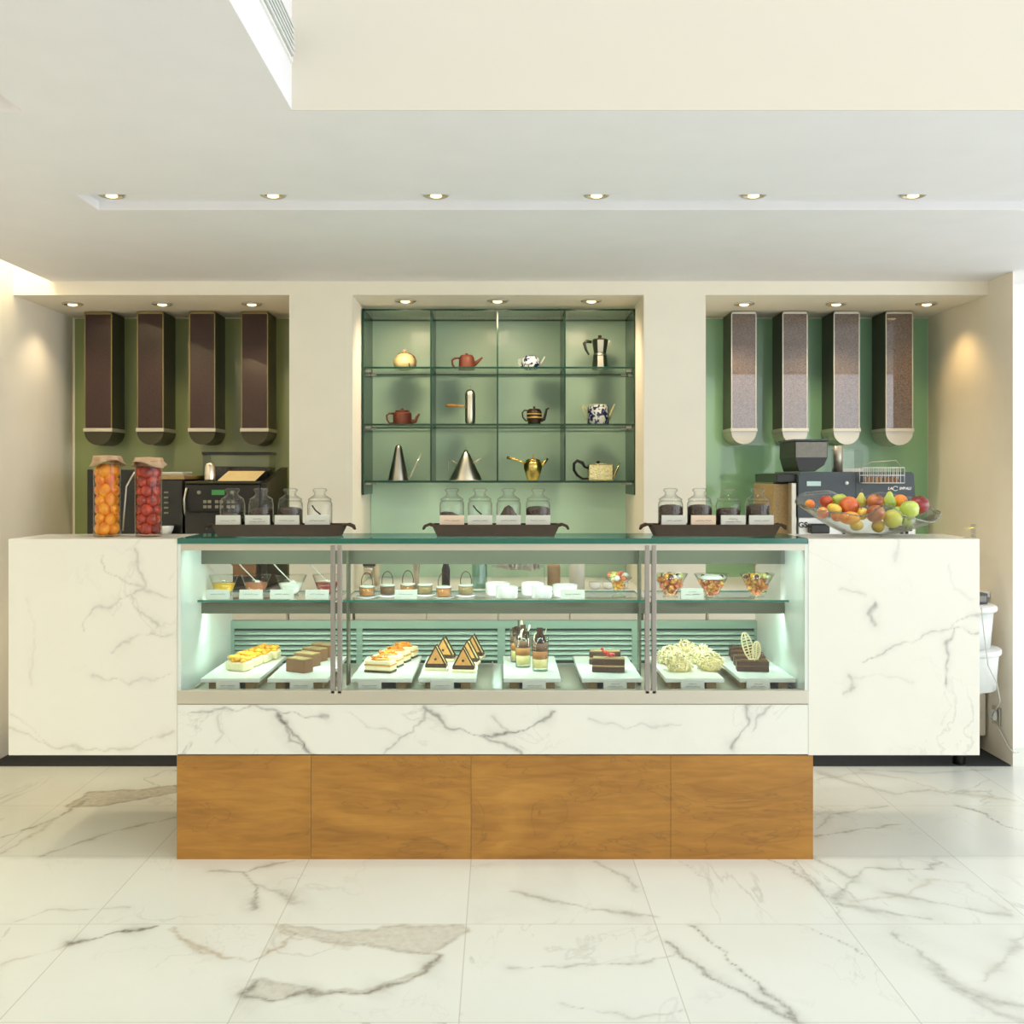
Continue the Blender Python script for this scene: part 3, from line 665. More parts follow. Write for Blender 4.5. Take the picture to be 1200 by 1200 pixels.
# 1 cream gourd pot
t = thing('round_teapot', 'round cream pot wrapped in brown vine on the top shelf, first cell', 'teapot', base(474, 1))
G().lathe([(.03, 0), (.052, .008), (.063, .035), (.06, .06), (.045, .082), (.025, .093), (1e-5, .096)]).build('body', M['cream'], t)
g = G(); g.tube([(.035, -.045, .005), (.03, -.052, .03), (.012, -.05, .06), (-.01, -.03, .085), (0, 0, .098)], .004); g.tube([(0, 0, .098), (.03, -.015, .09), (.055, -.01, .075), (.066, -.005, .05), (.062, 0, .02)], .004); g.tube([(0, 0, .098), (-.03, -.02, .088), (-.045, -.02, .07)], .004)
g.build('vine_handle', M['vine'], t)
G().ball((0, 0, .106), .012).build('knob', pbr('pinkknob', rgb(214, 170, 140), .5), t)
def clay_pot(label, px, row, r, h, kind):
    t = thing('terracotta_teapot', label, 'teapot', base(px, row))
    if kind == 0: G().lathe([(r * .98, 0), (r, .004), (r * .94, h * .55), (r * .90, h * .92), (r * .8, h)], n=28).build('body', M['terra'], t)
    else: G().lathe([(r * .95, 0), (r, .006), (r * 1.0, h * .8), (r * .93, h * .93), (r * .6, h)], n=28).build('body', M['terra'], t)
    l = G().lathe([(r * .8, h), (r * .72, h + .007), (.01, h + .010)], n=24).build('lid', M['terra'], t)
    G().ball((0, 0, h + .013), .009, sz=.7).build('knob', M['terra'], l)
    G().tube([(-r * .92, 0, h * .88), (-r - .022, 0, h * .86), (-r - .036, 0, h * .72), (-r - .034, 0, h * .4), (-r - .02, 0, h * .12), (-r * .95, 0, h * .16)], .0055).build('handle', M['terra'], t)
    if kind == 0: G().tube([(r * .85, 0, h * .4), (r + .015, 0, h * .62), (r + .042, 0, h * .93)], [.013, .009, .005]).build('spout', M['terra'], t)
    else: G().tube([(r * .85, 0, h * .25), (r + .022, 0, h * .3), (r + .03, 0, h * .6), (r + .044, 0, h * .85)], [.014, .011, .008, .006]).build('spout', M['terra'], t)
    return t
clay_pot('small brown terracotta teapot with straight spout on the top shelf, second cell', 547, 1, .046, .076, 0)
clay_pot('wider terracotta teapot with curved spout on the middle shelf, first cell', 471.5, 2, .052, .076, 1)
# 3 blue and white small teapot
t = thing('porcelain_teapot', 'small round blue and white teapot on the top shelf, third cell', 'teapot', base(622, 1))
G().lathe([(.03, 0), (.048, .012), (.054, .035), (.05, .06), (.036, .074)]).build('body', M['bluewhite'], t)
G().lathe([(.036, .074), (.028, .08), (1e-5, .084)]).build('lid', M['bluewhite'], t)
G().tube([(-.05, 0, .058), (-.066, 0, .06), (-.07, 0, .04), (-.055, 0, .022), (-.046, 0, .02)], .004).build('handle', M['bluewhite'], t)
G().tube([(.048, 0, .03), (.066, 0, .045), (.078, 0, .074)], [.010, .006, .004]).build('spout', M['porcelain'], t)
# 4 moka pot
t = thing('moka_pot', 'aluminium stovetop moka pot with black handle on the top shelf, last cell', 'coffee maker', base(703, 1))
G().lathe([(.045, 0), (.048, .004), (.040, .075), (.042, .08)], n=8, smooth=False).build('boiler', M['steel'], t)
G().lathe([(.038, .08), (.036, .092)], n=20).build('collar', M['chrome'], t)
G().lathe([(.034, .092), (.037, .1), (.048, .165)], n=8, smooth=False).build('jug', M['steel'], t)
l = G().lathe([(.049, .165), (.040, .174), (.008, .180)], n=8, smooth=False).build('lid', M['steel'], t)
G().lathe([(.007, .180), (.011, .188), (.009, .195), (1e-5, .197)]).build('knob', M['black'], l)
G().tube([(-.046, 0, .158), (-.075, 0, .162), (-.088, 0, .150), (-.078, 0, .115), (-.062, 0, .085)], [.008, .009, .009, .007, .005]).build('handle', M['black'], t)
g = G(); g.prism([(.038, .125), (.047, .165), (.064, .165)], -.012, .012); g.build('spout', M['steel'], t)
# 6 capsule pot
t = thing('capsule_pot', 'tall steel capsule shaped coffee pot with long wooden side handle, middle shelf', 'coffee pot', base(551, 2))
G().lathe([(.012, 0), (.022, .006), (.028, .02), (.029, .05), (.029, .165), (.026, .185), (.017, .198), (1e-5, .203)]).build('body', M['chrome'], t)
G().tube([(0, 0, .2), (0, 0, .222)], .002).build('stem', M['steel'], t)
G().tube([(-.027, 0, .107), (-.05, 0, .108), (-.075, 0, .110), (-.12, 0, .110), (-.138, 0, .110)], [.004, .006, .008, .011, .006]).build('handle', M['knobw'], t)
# 7 dark brown coffee pot
t = thing('brown_coffeepot', 'dark brown coffee pot with gold bands and swan spout on the middle shelf', 'coffee pot', base(626, 2))
b_ = G().lathe([(.038, 0), (.036, .02), (.042, .035), (.043, .07), (.036, .085)]).build('body', M['brownpot'], t)
for z in (.038, .058): G().lathe([(.0435, z), (.0445, z + .004), (.0435, z + .008)]).build('gold_band', M['gold'], b_)
l = G().lathe([(.037, .085), (.028, .092), (.008, .094)]).build('lid', M['brownpot'], t)
G().ball((0, 0, .099), .008).build('knob', M['brownpot'], l)
G().tube([(-.036, 0, .082), (-.055, 0, .084), (-.067, 0, .07), (-.064, 0, .045), (-.05, 0, .028), (-.038, 0, .022)], .004).build('handle', M['brownpot'], t)
G().tube([(.036, 0, .028), (.056, 0, .034), (.064, 0, .06), (.070, 0, .09), (.084, 0, .096)], [.012, .009, .007, .006, .004]).build('spout', M['brownpot'], t)
# 8 blue white cylinder pot
t = thing('blue_white_teapot', 'straight sided blue and white teapot with twisted handle on the middle shelf, last cell', 'teapot', base(701, 2))
G().lathe([(.056, 0), (.060, .005), (.060, .10), (.052, .112)], n=32).build('body', M['bluewhite'], t)
G().lathe([(.052, .112), (.048, .116), (1e-5, .117)], n=28).build('lid', M['rattan'], t)
G().tube([(-.058, 0, .03), (-.075, 0, .045), (-.084, 0, .08), (-.092, 0, .108), (-.085, 0, .112), (-.074, 0, .09), (-.058, 0, .085)], .004).build('handle', M['rattan'], t)
G().tube([(.056, 0, .035), (.072, 0, .07), (.092, 0, .118)], [.012, .007, .004]).build('spout', M['rattan'], t)
# 9 steel cone with needle spout
t = thing('conical_oil_can', 'tall tapering steel pourer with thin slanting spout on the bottom shelf', 'pourer', base(467, 3))
G().lathe([(.058, 0), (.058, .004), (.020, .18), (.016, .194), (.008, .201), (1e-5, .203)], n=32).build('body', M['steel'], t)
G().tube([(.05, 0, .012), (.068, 0, .024), (.13, 0, .155)], [.006, .005, .003]).build('spout', M['chrome'], t)
# 10 cone kettle
t = thing('conical_kettle', 'wide shiny steel cone kettle with pointed tip on the bottom shelf', 'kettle', base(546, 3))
G().lathe([(.092, 0), (.093, .004), (.02, .15), (.008, .172), (1e-5, .174)], n=40).build('body', M['chrome'], t)
G().tube([(0, 0, .172), (0, 0, .19)], [.003, .0015]).build('tip', M['steel'], t)
G().tube([(-.045, 0, .095), (-.095, 0, .12), (-.10, 0, .115), (-.10, 0, .06)], .0025).build('handle', M['chrome'], t)
G().tube([(.045, 0, .095), (.07, 0, .118), (.09, 0, .12)], [.006, .004, .003]).build('spout', M['chrome'], t)
# 11 brass pot
t = thing('brass_coffeepot', 'egg shaped brass coffee pot with long side handle on the bottom shelf', 'coffee pot', base(624.5, 3))
G().lathe([(.026, 0), (.032, .004), (.042, .035), (.052, .07), (.052, .095), (.042, .112)], n=28).build('body', M['brass'], t)
l = G().lathe([(.043, .112), (.03, .122), (.006, .126)]).build('lid', M['brass'], t)
G().tube([(0, 0, .125), (0, 0, .135), (0, 0, .152)], [.003, .004, .0015]).build('finial', M['brass'], l)
G().tube([(-.048, 0, .1), (-.07, 0, .108), (-.11, 0, .122), (-.148, 0, .132)], [.007, .005, .007, .009]).build('handle', M['brass'], t)
G().tube([(.046, 0, .085), (.062, 0, .1), (.082, 0, .126)], [.012, .009, .008]).build('spout', M['brass'], t)
# 12 rectangular teapot
t = thing('silver_teapot', 'boxy engraved silver gilt teapot with dark scrolled handle on the bottom shelf, last cell', 'teapot', base(703.5, 3))
g = G(); g.box(-.071, .071, -.045, .045, 0, .092); g.build('body', M['silver'], t, bevel=.008, seg=3)
l = G().box(-.035, .035, -.03, .03, .092, .097).build('lid', M['silver'], t, bevel=.002)
G().ball((-.012, 0, .104), .012, sz=.6).build('knob', M['black'], l)
G().tube([(-.07, 0, .07), (-.088, 0, .078), (-.1, 0, .1), (-.13, 0, .112), (-.148, 0, .095), (-.148, 0, .06), (-.13, 0, .03), (-.1, 0, .01), (-.072, 0, .012)], [.006, .007, .010, .009, .008, .008, .008, .007, .005]).build('handle', M['black'], t)
G().tube([(.066, 0, .02), (.085, 0, .045), (.11, 0, .1)], [.014, .008, .005]).build('spout', M['silver'], t)

# ------------------------------------------------------------------ bean silos
def silo(name, label, x0, x1, Yf, fill, bandm, discm, grp, zb, frm='alu'):
    t = thing(name, label, 'bean dispenser', ((x0 + x1) / 2, Yf, zb), 0, grp)
    w = (x1 - x0) / 2; h = NC - zb - .005; d = YB - .014 - Yf
    G().box(-w + .002, w - .002, .008, d, .02, h).build('hopper', M['siloside'], t)
    g = G(); g.box(-w, -w + .005, 0, .008, .02, h); g.box(w - .005, w, 0, .008, .02, h); g.box(-w, w, 0, .008, h - .012, h); g.build('front_frame', M[frm], t)
    G().box(-w + .005, w - .005, .003, .0078, .02, h - .012).build('bean_window', M[fill], t)
    G().box(-w - .005, w + .005, -.008, d, 0, .02).build('metal_band', M[bandm], t, bevel=.002)
    g = G(); poly = [(w * math.cos(a), w * .98 * math.sin(a)) for a in [PI + PI * i / 20 for i in range(21)]]
    g.prism(poly, 0.0, d); g.build('rounded_chute', M[discm], t)
    return t
for i, (a, b, Yf) in enumerate(((99, 131, 5.95), (160.5, 191.5, 5.93), (221.5, 252, 5.93), (282.5, 314, 5.93))):
    silo('bean_dispenser', 'dark coffee bean dispenser, %s from the left in the left niche' % ORD[i], X(a, Yf), X(b, Yf), Yf, 'silofill_k', 'alu', 'siloside', 'bean dispensers in the left niche', Z(506, Yf), 'bronze')
for i, (a, b, Yf) in enumerate(((857, 886.5, 5.93), (917, 946.5, 5.93), (977, 1007.5, 5.93), (1038, 1070, 5.93))):
    silo('bean_dispenser', 'bean dispenser with pale metal end, %s from the left in the right niche' % ORD[i], X(a, Yf), X(b, Yf), Yf, 'silofill', 'alu', 'alu', 'bean dispensers in the right niche', Z(506, Yf))

# ------------------------------------------------------------------ trays, tea jars and cards on the glass top
ZG = ZT + .0035
def scribble(w, lines=1):
    g = G()
    for k in range(lines):
        zz = (.0 if lines == 1 else (.006 - .010 * k)); ww = w * (1.0 if lines == 1 else (.55, 1.0)[k]); n = 22; x = -ww / 2
        pts = []
        for i in range(n):
            pts.append((x + ww * i / (n - 1), -.0012, zz + random.uniform(-.0017, .0022)))
        # word gap
        cut = n // 2 + random.randint(-3, 3)
        g.tube(pts[:cut], .0006, 4); g.tube(pts[cut + 1:], .0006, 4)
    return g
def card(label, loc, w, h, group, mat='bone', rz=0.0, lines=1, lean=.14):
    t = thing('name_card', label, 'card', loc, rz, group)
    g = G(); y = h * lean
    g.add([(-w / 2, 0, 0), (w / 2, 0, 0), (w / 2, y, h), (-w / 2, y, h), (-w / 2, .0012, 0), (w / 2, .0012, 0), (w / 2, y + .0012, h), (-w / 2, y + .0012, h),
           (-w / 2, h * .55, 0), (w / 2, h * .55, 0)], [(0, 1, 2, 3), (4, 7, 6, 5), (0, 4, 5, 1), (3, 2, 6, 7), (0, 3, 7, 4), (1, 5, 6, 2), (3, 2, 9, 8)])
    g.build('card_face', M[mat], t)
    s = scribble(w * .62, lines).build('handwriting', M['ink'], t); s.location = (0, y * .5 - .0003, h * .52)
    s.rotation_euler = (-math.atan(lean), 0, 0)
    return t
def tray(label, x0, x1, y0):
    t = thing('serving_tray', label, 'tray', ((x0 + x1) / 2, y0 + .07, ZG), 0, 'brown trays on the glass top')
    w = (x1 - x0) / 2; g = G(); h = .045
    o = [(-w + .02, -.055), (w - .02, -.055), (w - .02, .055), (-w + .02, .055)]; r = [(-w, -.07), (w, -.07), (w, .07), (-w, .07)]
    vs = [(a, b, 0) for a, b in o] + [(a, b, h) for a, b in r] + [(a * .975, b * .9, h) for a, b in r] + [(a * .985, b * .93, .006) for a, b in o]
    g.add(vs, [(3, 2, 1, 0)] + [(i, (i + 1) % 4, (i + 1) % 4 + 4, i + 4) for i in range(4)] + [(i + 4, (i + 1) % 4 + 4, (i + 1) % 4 + 8, i + 8) for i in range(4)] + [(i + 8, (i + 1) % 4 + 8, (i + 1) % 4 + 12, i + 12) for i in range(4)] + [(12, 13, 14, 15)])
    g.build('tray_body', M['tray'], t)
    for s in (-1, 1):
        G().tube([(s * (w - .004), -.03, h - .006), (s * (w + .012), -.028, h - .001), (s * (w + .03), -.02, h - .008), (s * (w + .036), 0, h - .018), (s * (w + .03), .02, h - .008), (s * (w + .012), .028, h - .001), (s * (w - .004), .03, h - .006)], .0055, 6).build('handle', M['tray'], t)
    return t
def jar(label, loc, fill, kind, group):
    t = thing('tea_jar', label, 'jar', loc, 0, group)
    r = .048
    G().lathe([(r * .92, 0), (r, .006), (r, .112), (r * .97, .120), (r * .90, .127)], n=30).build('glass_body', M['glass'], t)
    l = G().lathe([(r * .92, .1285), (r * .94, .134), (r * .80, .139), (r * .46, .150), (r * .42, .158), (r * .56, .166), (r * .58, .171), (r * .45, .176), (1e-5, .177)], n=28)
    l.build('glass_stopper', M['glass'], t)
    if fill > 0:
        g = G(); rr = r * .955
        if kind == 'bean': g.lathe([(rr * .9, .003), (rr, .008), (rr, fill * .92), (rr * .8, fill), (rr * .4, fill * 1.03), (1e-5, fill)], n=22)
        elif kind == 'slope': g.lathe([(rr * .9, .003), (rr, .008), (rr, fill * .86), (rr * .6, fill * .95), (1e-5, fill)], n=22); g.v = [(x, y, z - (x + rr) * .25 if z > .02 else z) for x, y, z in g.v]
        elif kind == 'heap': g.lathe([(rr * .9, .003), (rr, .008), (rr, fill * .6), (rr * .7, fill * .8), (rr * .35, fill * 1.1), (1e-5, fill * 1.2)], n=22); g.jitter(.0015)
        stuffp(g.build('tea_leaves', M['beans'], t))
    if kind == 'pod': G().tube([(-.026, -.02, .110), (-.012, -.03, .092), (.006, -.02, .076)], .003).build('vanilla_pod', M['black'], t)
    return t
trs = [('long dark brown tray with four tea jars at the left end of the glass top', 248, 402, [272, 305.5, 340, 374.5], [267, 301.5, 336, 371.5], 'left tray',
        [(.094, 'slope'), (.098, 'bean'), (.100, 'bean'), (.06, 'pod')], ['dark tea leaves', 'black tea leaves', 'black leaves and clear top', 'a vanilla pod'][:4], ['bone'] * 4, [1, 2, 1, 1]),
       ('long brown tray with four tea jars in the middle of the glass top', 506, 656, [529.5, 562.5, 596, 630.5], [529.5, 562.5, 596, 630.5], 'middle tray',
        [(.096, 'slope'), (0, 'pod'), (.092, 'heap'), (.104, 'bean')], ['a low layer of tea', 'only a single pod inside', 'a heap of black tea', 'a dark even fill'], ['cardpink', 'bone', 'bone', 'bone'], [1, 1, 1, 1]),
       ('long dark brown tray with four coffee jars at the right end of the glass top', 764, 915, [786, 820, 853.5, 888.5], [790, 824.5, 859.5, 892.5], 'right tray',
        [(.110, 'bean'), (.110, 'bean'), (.098, 'bean'), (.112, 'bean')], ['coffee beans', 'coffee beans', 'lower coffee beans', 'brown coffee beans'], ['bone', 'cardpink', 'bone', 'bone'], [1, 1, 2, 1])]
for lab, a, b, jx, cxs, nm, fills, desc, cm, ln in trs:
    tray(lab, X(a, 4.0), X(b, 4.0), 3.995)
    for i in range(4):
        f, k = fills[i]
        jar('glass jar with %s, %s from left on the %s' % (desc[i], ORD[i], nm), (X(jx[i], 4.07), 4.075, ZG + .0065), f, k, 'tea and coffee jars on the %s' % nm)
        card('%s name card from the left on the %s of jars' % (ORD[i], nm), (X(cxs[i], 4.012), 4.012, ZG + .0375), .094, .043, 'name cards on the %s' % nm, cm[i], 0, ln[i], .08)

# ------------------------------------------------------------------ tall preserve jars
def preserve(label, px, Y, h, r, syr, fruit, kind, n):
    zt = ZT + .0005
    t = thing('preserve_jar', label, 'jar', (X(px, Y), Y, zt), 0, 'tall preserve jars')
    G().lathe([(r * .92, 0), (r, .006), (r, h * .9), (r * .95, h * .95), (r * .95, h * .985)], n=36).build('glass_cylinder', M[syr], t)
    g = G(); nn = 48; vs = []; prof = [(1.0, h * .985), (1.02, h * .97), (1.06, h * .93), (1.22, h * .895)]
    vs.append((0, 0, h * .992)); fs = []
    for j, (q, z) in enumerate(prof):
        for k in range(nn):
            a = 2 * PI * k / nn; wv = 1 + (.10 * j / 3) * math.sin(a * 7 + px) + (.05 * j / 3) * math.sin(a * 3 + 1)
            vs.append((r * q * wv * math.cos(a), r * q * wv * math.sin(a), z + (-.012 * j / 3) * math.sin(a * 2 + px * .05)))
    for k in range(nn): fs.append((0, 1 + k, 1 + (k + 1) % nn))
    for j in range(3):
        for k in range(nn): fs.append((1 + j * nn + k, 1 + j * nn + (k + 1) % nn, 1 + (j + 1) * nn + (k + 1) % nn, 1 + (j + 1) * nn + k))
    g.add(vs, fs, True); lid = g.build('paper_cover', M['paper'], t, solid=.0015)
    G().tube([(r * 1.05 * math.cos(2 * PI * k / 24), r * 1.05 * math.sin(2 * PI * k / 24), h * .945) for k in range(25)], .0018, 5, False).build('string', M['knobw'], lid)
    # fruit pieces
    proto = None
    for i in range(n):
        lev = i // 4; a = (i % 4) * PI / 2 + lev * .8
        loc = (X(px, Y) + r * .48 * math.cos(a), Y + r * .48 * math.sin(a), zt + .032 + lev * (h * .86 - .05) / ((n - 1) // 4))
        if proto is None:
            g = G()
            if kind == 'slice': g.ball((0, 0, 0), .0260, 12, 8, .92, .85, 1.08)
            else: g.ball((0, 0, 0), .0250, 12, 8, 1, .97, .97)
            proto = g.build('peach_half' if kind == 'slice' else 'red_plum', M[fruit]); p = proto
        else: p = proto.copy(); COL.objects.link(p)
        tag(p, ('orange yellow peach piece packed inside the left tall preserve jar' if kind == 'slice' else 'red plum packed inside the right tall preserve jar'), 'fruit', 'peach pieces in the left jar' if kind == 'slice' else 'plums in the right jar', loc)
        p.rotation_euler = (random.uniform(-.6, .6), random.uniform(-.6, .6), a)
preserve('tall glass jar of orange peaches with paper cover, left of the red one', 125.5, 4.06, .315, .0505, 'syrup_o', 'peach', 'slice', 28)
preserve('tall glass jar of red plums with paper cover, right of the orange one', 174, 4.06, .308, .0505, 'syrup_r', 'redfruit', 'plum', 28)

# ------------------------------------------------------------------ fruit bowl
BX, BY = X(1018, 4.06), 4.075
fb = thing('fruit_bowl', 'large wavy clear glass bowl full of fruit on the right marble counter', 'bowl', (BX, BY, ZT + .0005))
zk = [(0, .098), (30, .15), (55, .168), (90, .13), (125, .175), (150, .168), (180, .128), (215, .10), (245, .085), (275, .128), (305, .075), (330, .06), (360, .098)]
def zr(d):
    d %= 360
    for (a, x), (b, y) in zip(zk[:-1], zk[1:]):
        if a <= d <= b:
            t_ = (d - a) / (b - a); t_ = t_ * t_ * (3 - 2 * t_); return x + (y - x) * t_
nn = 72; g = G(); vs = []; fs = []
rings = [0, .1, .22, .36, .5, .64, .78, .9, 1.0]
for q in rings:
    for k in range(nn):
        d = 360 * k / nn; a = math.radians(d)
        R = 1 / math.sqrt((math.cos(a) / .275) ** 2 + (math.sin(a) / .17) ** 2)
        rr = .05 + (R - .05) * q
        vs.append((rr * math.cos(a), rr * math.sin(a), .004 + (zr(d) - .004) * (q ** (1.15 + .3 * abs(math.cos(a))))))
for j in range(len(rings) - 1):
    for k in range(nn): fs.append((j * nn + k, j * nn + (k + 1) % nn, (j + 1) * nn + (k + 1) % nn, (j + 1) * nn + k))
fs.append(tuple(reversed(range(nn))))
g.add(vs, fs, True); g.build('glass_bowl', M['bowlglass'], fb, solid=.005)
G().tube([(vs[8 * nn + k % nn][0], vs[8 * nn + k % nn][1], vs[8 * nn + k % nn][2]) for k in range(nn + 1)], .0028, 6, False).build('thick_rim', M['bowlglass'], fb)
G().lathe([(.055, 0), (.055, .006), (.045, .010)], n=28).build('foot', M['bowlglass'], fb)
def fruit(name, label, px, py, r, Y, mat, shape='ball'):
    g = G(); n, m = 16, 12
    if shape == 'apple': g.lathe([(1e-5, -r * .82), (r * .35, -r * .9), (r * .8, -r * .6), (r, 0), (r * .93, r * .45), (r * .6, r * .82), (r * .25, r * .84), (1e-5, r * .68)], n=20)
    elif shape == 'pear': g.lathe([(1e-5, -r * .95), (r * .5, -r * .88), (r * .95, -r * .35), (r * .9, r * .15), (r * .5, r * .8), (r * .32, r * 1.25), (r * .15, r * 1.4), (1e-5, r * 1.42)], n=18)
    elif shape == 'mango': g.ball((0, 0, 0), r, 16, 10, 1.35, .95, .85)
    else: g.ball((0, 0, 0), r, 16, 12)
    body = g.build(name, M[mat])
    if shape in ('apple', 'pear'):
        zt_ = r * (.66 if shape == 'apple' else 1.4); st = G().tube([(0, 0, zt_), (.002, 0, zt_ + .008), (.005, 0, zt_ + .014)], .0016, 5).build('stem', M['vine'], body)
    tag(body, label, 'fruit', None, (X(px, Y), Y, Z(py, Y)))
    body.rotation_euler = (random.uniform(-.35, .35), random.uniform(-.4, .4), random.uniform(0, 3))
    return body
FR = [('apple', 'small red apple at the back left of the fruit bowl', 968, 588, .026, 4.13, 'f_red', 'apple'),
 ('apple', 'green apple at the back left of the bowl beside the small red one', 984, 587, .030, 4.14, 'f_green', 'apple'),
 ('lemon', 'small yellow lemon showing above the front rim of the bowl at left', 978, 596, .022, 4.07, 'f_yellow', 'mango'),
 ('nectarine', 'large red and yellow nectarine left of centre in the bowl', 995, 593, .038, 4.08, 'f_red', 'ball'),
 ('pear', 'yellow green pear at the back of the bowl, centre', 1009, 587, .024, 4.15, 'f_pear', 'pear'),
 ('apple', 'russet brown apple at the centre back of the bowl', 1026, 589, .034, 4.12, 'f_russet', 'apple'),
 ('pear', 'pale green pear standing highest in the fruit bowl', 1042, 588, .029, 4.11, 'f_green', 'pear'),
 ('orange', 'orange at the back right of the fruit bowl', 1055, 588, .029, 4.13, 'f_orange', 'ball'),
 ('apple', 'bright green apple at the right front of the bowl', 1066, 597, .036, 4.03, 'f_green', 'apple'),
 ('apple', 'dark red apple at the far right of the bowl', 1077, 592, .038, 4.09, 'f_dark', 'apple'),
 ('plum', 'tiny red and yellow plum at the left tip of the bowl', 949, 591, .019, 4.07, 'f_mango', 'ball'),
 ('apricot', 'orange red apricot on the left slope of the bowl', 964, 601, .023, 4.03, 'f_mango', 'ball'),
 ('mango', 'orange mango seen through the glass left of the bowl centre', 996, 607, .029, 4.00, 'f_mango', 'mango'),
 ('nectarine', 'red brown nectarine seen through the glass at the bowl centre', 1026, 602, .038, 4.01, 'f_russet', 'mango'),
 ('pear', 'yellow pear lying low right of the bowl centre behind glass', 1046, 608, .036, 4.03, 'f_pear', 'ball'),
 ('lemon', 'yellow lemon low at the left bottom of the bowl', 1004, 616, .023, 4.05, 'f_yellow', 'mango'),
 ('apple', 'small golden apple at the very bottom of the bowl', 1029, 616.5, .025, 4.06, 'f_yellow', 'ball'),
 ('apple', 'golden yellow apple in the middle of the bowl seen through the glass', 1010, 602, .025, 4.07, 'f_yellow', 'apple'),
 ('peach', 'blushed peach left of the bowl centre below the lemon', 981, 604, .024, 4.08, 'f_mango', 'ball'),
 ('apple', 'green apple behind glass between the two pears at the right', 1052, 601, .025, 4.09, 'f_green', 'ball'),
 ('lime', 'green lime low at the right slope of the bowl', 1063, 612, .020, 4.08, 'f_green', 'ball')]
for f_ in FR: fruit(*f_)
# small clear stand at the end of the right counter
t = thing('card_stand', 'small clear acrylic stand at the right end of the right marble counter', 'stand', (X(1138.5, 3.94), 3.94, ZT + .0005))
G().box(-.02, .014, -.01, .03, 0, .003).build('stand_foot', M['glass'], t)
G().box(.010, .013, -.01, .03, .003, .052).build('upright_plate', M['glass'], t)
G().tube([(-.025, 0, .036), (.010, 0, .040)], .0025).build('brass_pin', M['brass'], t)

# ------------------------------------------------------------------ shelf contents, left bay
CG = 'name cards on the glass shelf'
def bowl_of(label, px, py0, Y, sauce, spoonmat, rim, wood=False):
    t = thing('sauce_bowl', label, 'bowl', (X(px, Y), Y, ZS + .0005), 0, 'sauce bowls on the left shelf')
    G().lathe([(.03, 0), (.032, .004), (.028, .006)], n=24).build('foot', M['bowlglass'], t)
    G().lathe([(.026, .006), (.036, .020), (rim, .085)], n=32).build('glass_bowl', M['bowlglass'], t)
    G().lathe([(.022, .009), (.034, .020), (.036 + (rim - .036) * .50, .053), (1e-5, .054)], n=28).build('sauce', M[sauce], t)
    s = thing('spoon', 'spoon resting in the ' + label.split(' in the ')[0].split(' at ')[0], 'spoon', (X(px, Y), Y, ZS + .0005), 0, 'spoons in the sauce bowls')
    G().tube([(.0, 0, .058), (-.02, 0, .078), (-.055, .004, .112), (-.074, .006, .134)], [.004, .0035, .005, .0065], flat=.6).build('spoon_handle', M[spoonmat], s)
    G().ball((.006, 0, .056), .012, 10, 8, sz=.5).build('spoon_tip', M[spoonmat], s)
bowl_of('glass bowl of yellow sauce at the left end of the case', 262, 0, 4.25, 'yellowsauce', 'glass', .058)
bowl_of('glass bowl of brown caramel sauce in the left bay', 300, 0, 4.27, 'brownsauce', 'porcelain', .060)
bowl_of('glass bowl of white cream in the left bay', 341, 0, 4.25, 'creamsauce', 'porcelain', .064)
bowl_of('glass bowl of dark red sauce in the left bay beside the mullion', 383, 0, 4.27, 'redsauce', 'porcelain', .058)
for i, px in enumerate((255, 294, 330, 371.5)):
    card('%s small white card from the left in front of the sauce bowls' % ORD[i], (X(px, 4.14), 4.14, ZS + .0005), .092, .037, CG)
card('white card standing among the small dessert pots on the middle shelf', (X(475.5, 4.14), 4.14, ZS + .0005), .088, .037, CG)
card('white card in front of the single ramekin on the middle shelf', (X(671, 4.14), 4.14, ZS + .0005), .096, .037, CG)
card('white card between the first two trifle glasses on the right shelf', (X(811.5, 4.14), 4.14, ZS + .0005), .088, .042, CG, lines=2)
# dessert pots
def dessert(label, px, Y, fill, loop):
    t = thing('dessert_pot', label, 'dessert', (X(px, Y), Y, ZS + .0005), 0, 'dessert pots on the middle shelf')
    G().lathe([(.026, 0), (.042, .006), (.043, .008), (.026, .004)], n=26).build('saucer', M['porcelain'], t)
    G().lathe([(.026, .0085), (.030, .012), (.030, .044)], n=26).build('glass_cup', M['glass'], t)
    G().lathe([(.024, .010), (.028, .013), (.028, .040), (1e-5, .0402)], n=24).build('mousse', M[fill], t)
    G().lathe([(.0275, .0405), (.0305, .045), (.027, .049), (1e-5, .050)], n=24).build('cream_top', M['creamsauce'], t)
    if loop: G().tube([(.022 * math.cos(a), 0, .060 + .040 * math.sin(a)) for a in [-.35 + (PI + .7) * i / 20 for i in range(21)]], .0016, 6).build('chocolate_loop', M['choc'], t)
dessert('leftmost small dessert pot with chocolate loop on the middle shelf', 430, 4.19, 'caramel', True)
dessert('second dessert pot with chocolate loop, left of the white card', 454, 4.24, 'milkchoc', True)
dessert('dessert pot with chocolate loop half hidden behind the white card', 478, 4.28, 'caramel', True)
dessert('dessert pot without loop right beside the white card', 498, 4.26, 'beigetop', False)
dessert('brown dessert pot with chocolate loop standing before its neighbours', 520, 4.17, 'caramel', True)
dessert('rightmost dessert pot with chocolate loop next to the ramekins', 546, 4.24, 'beigetop', True)
proto = None
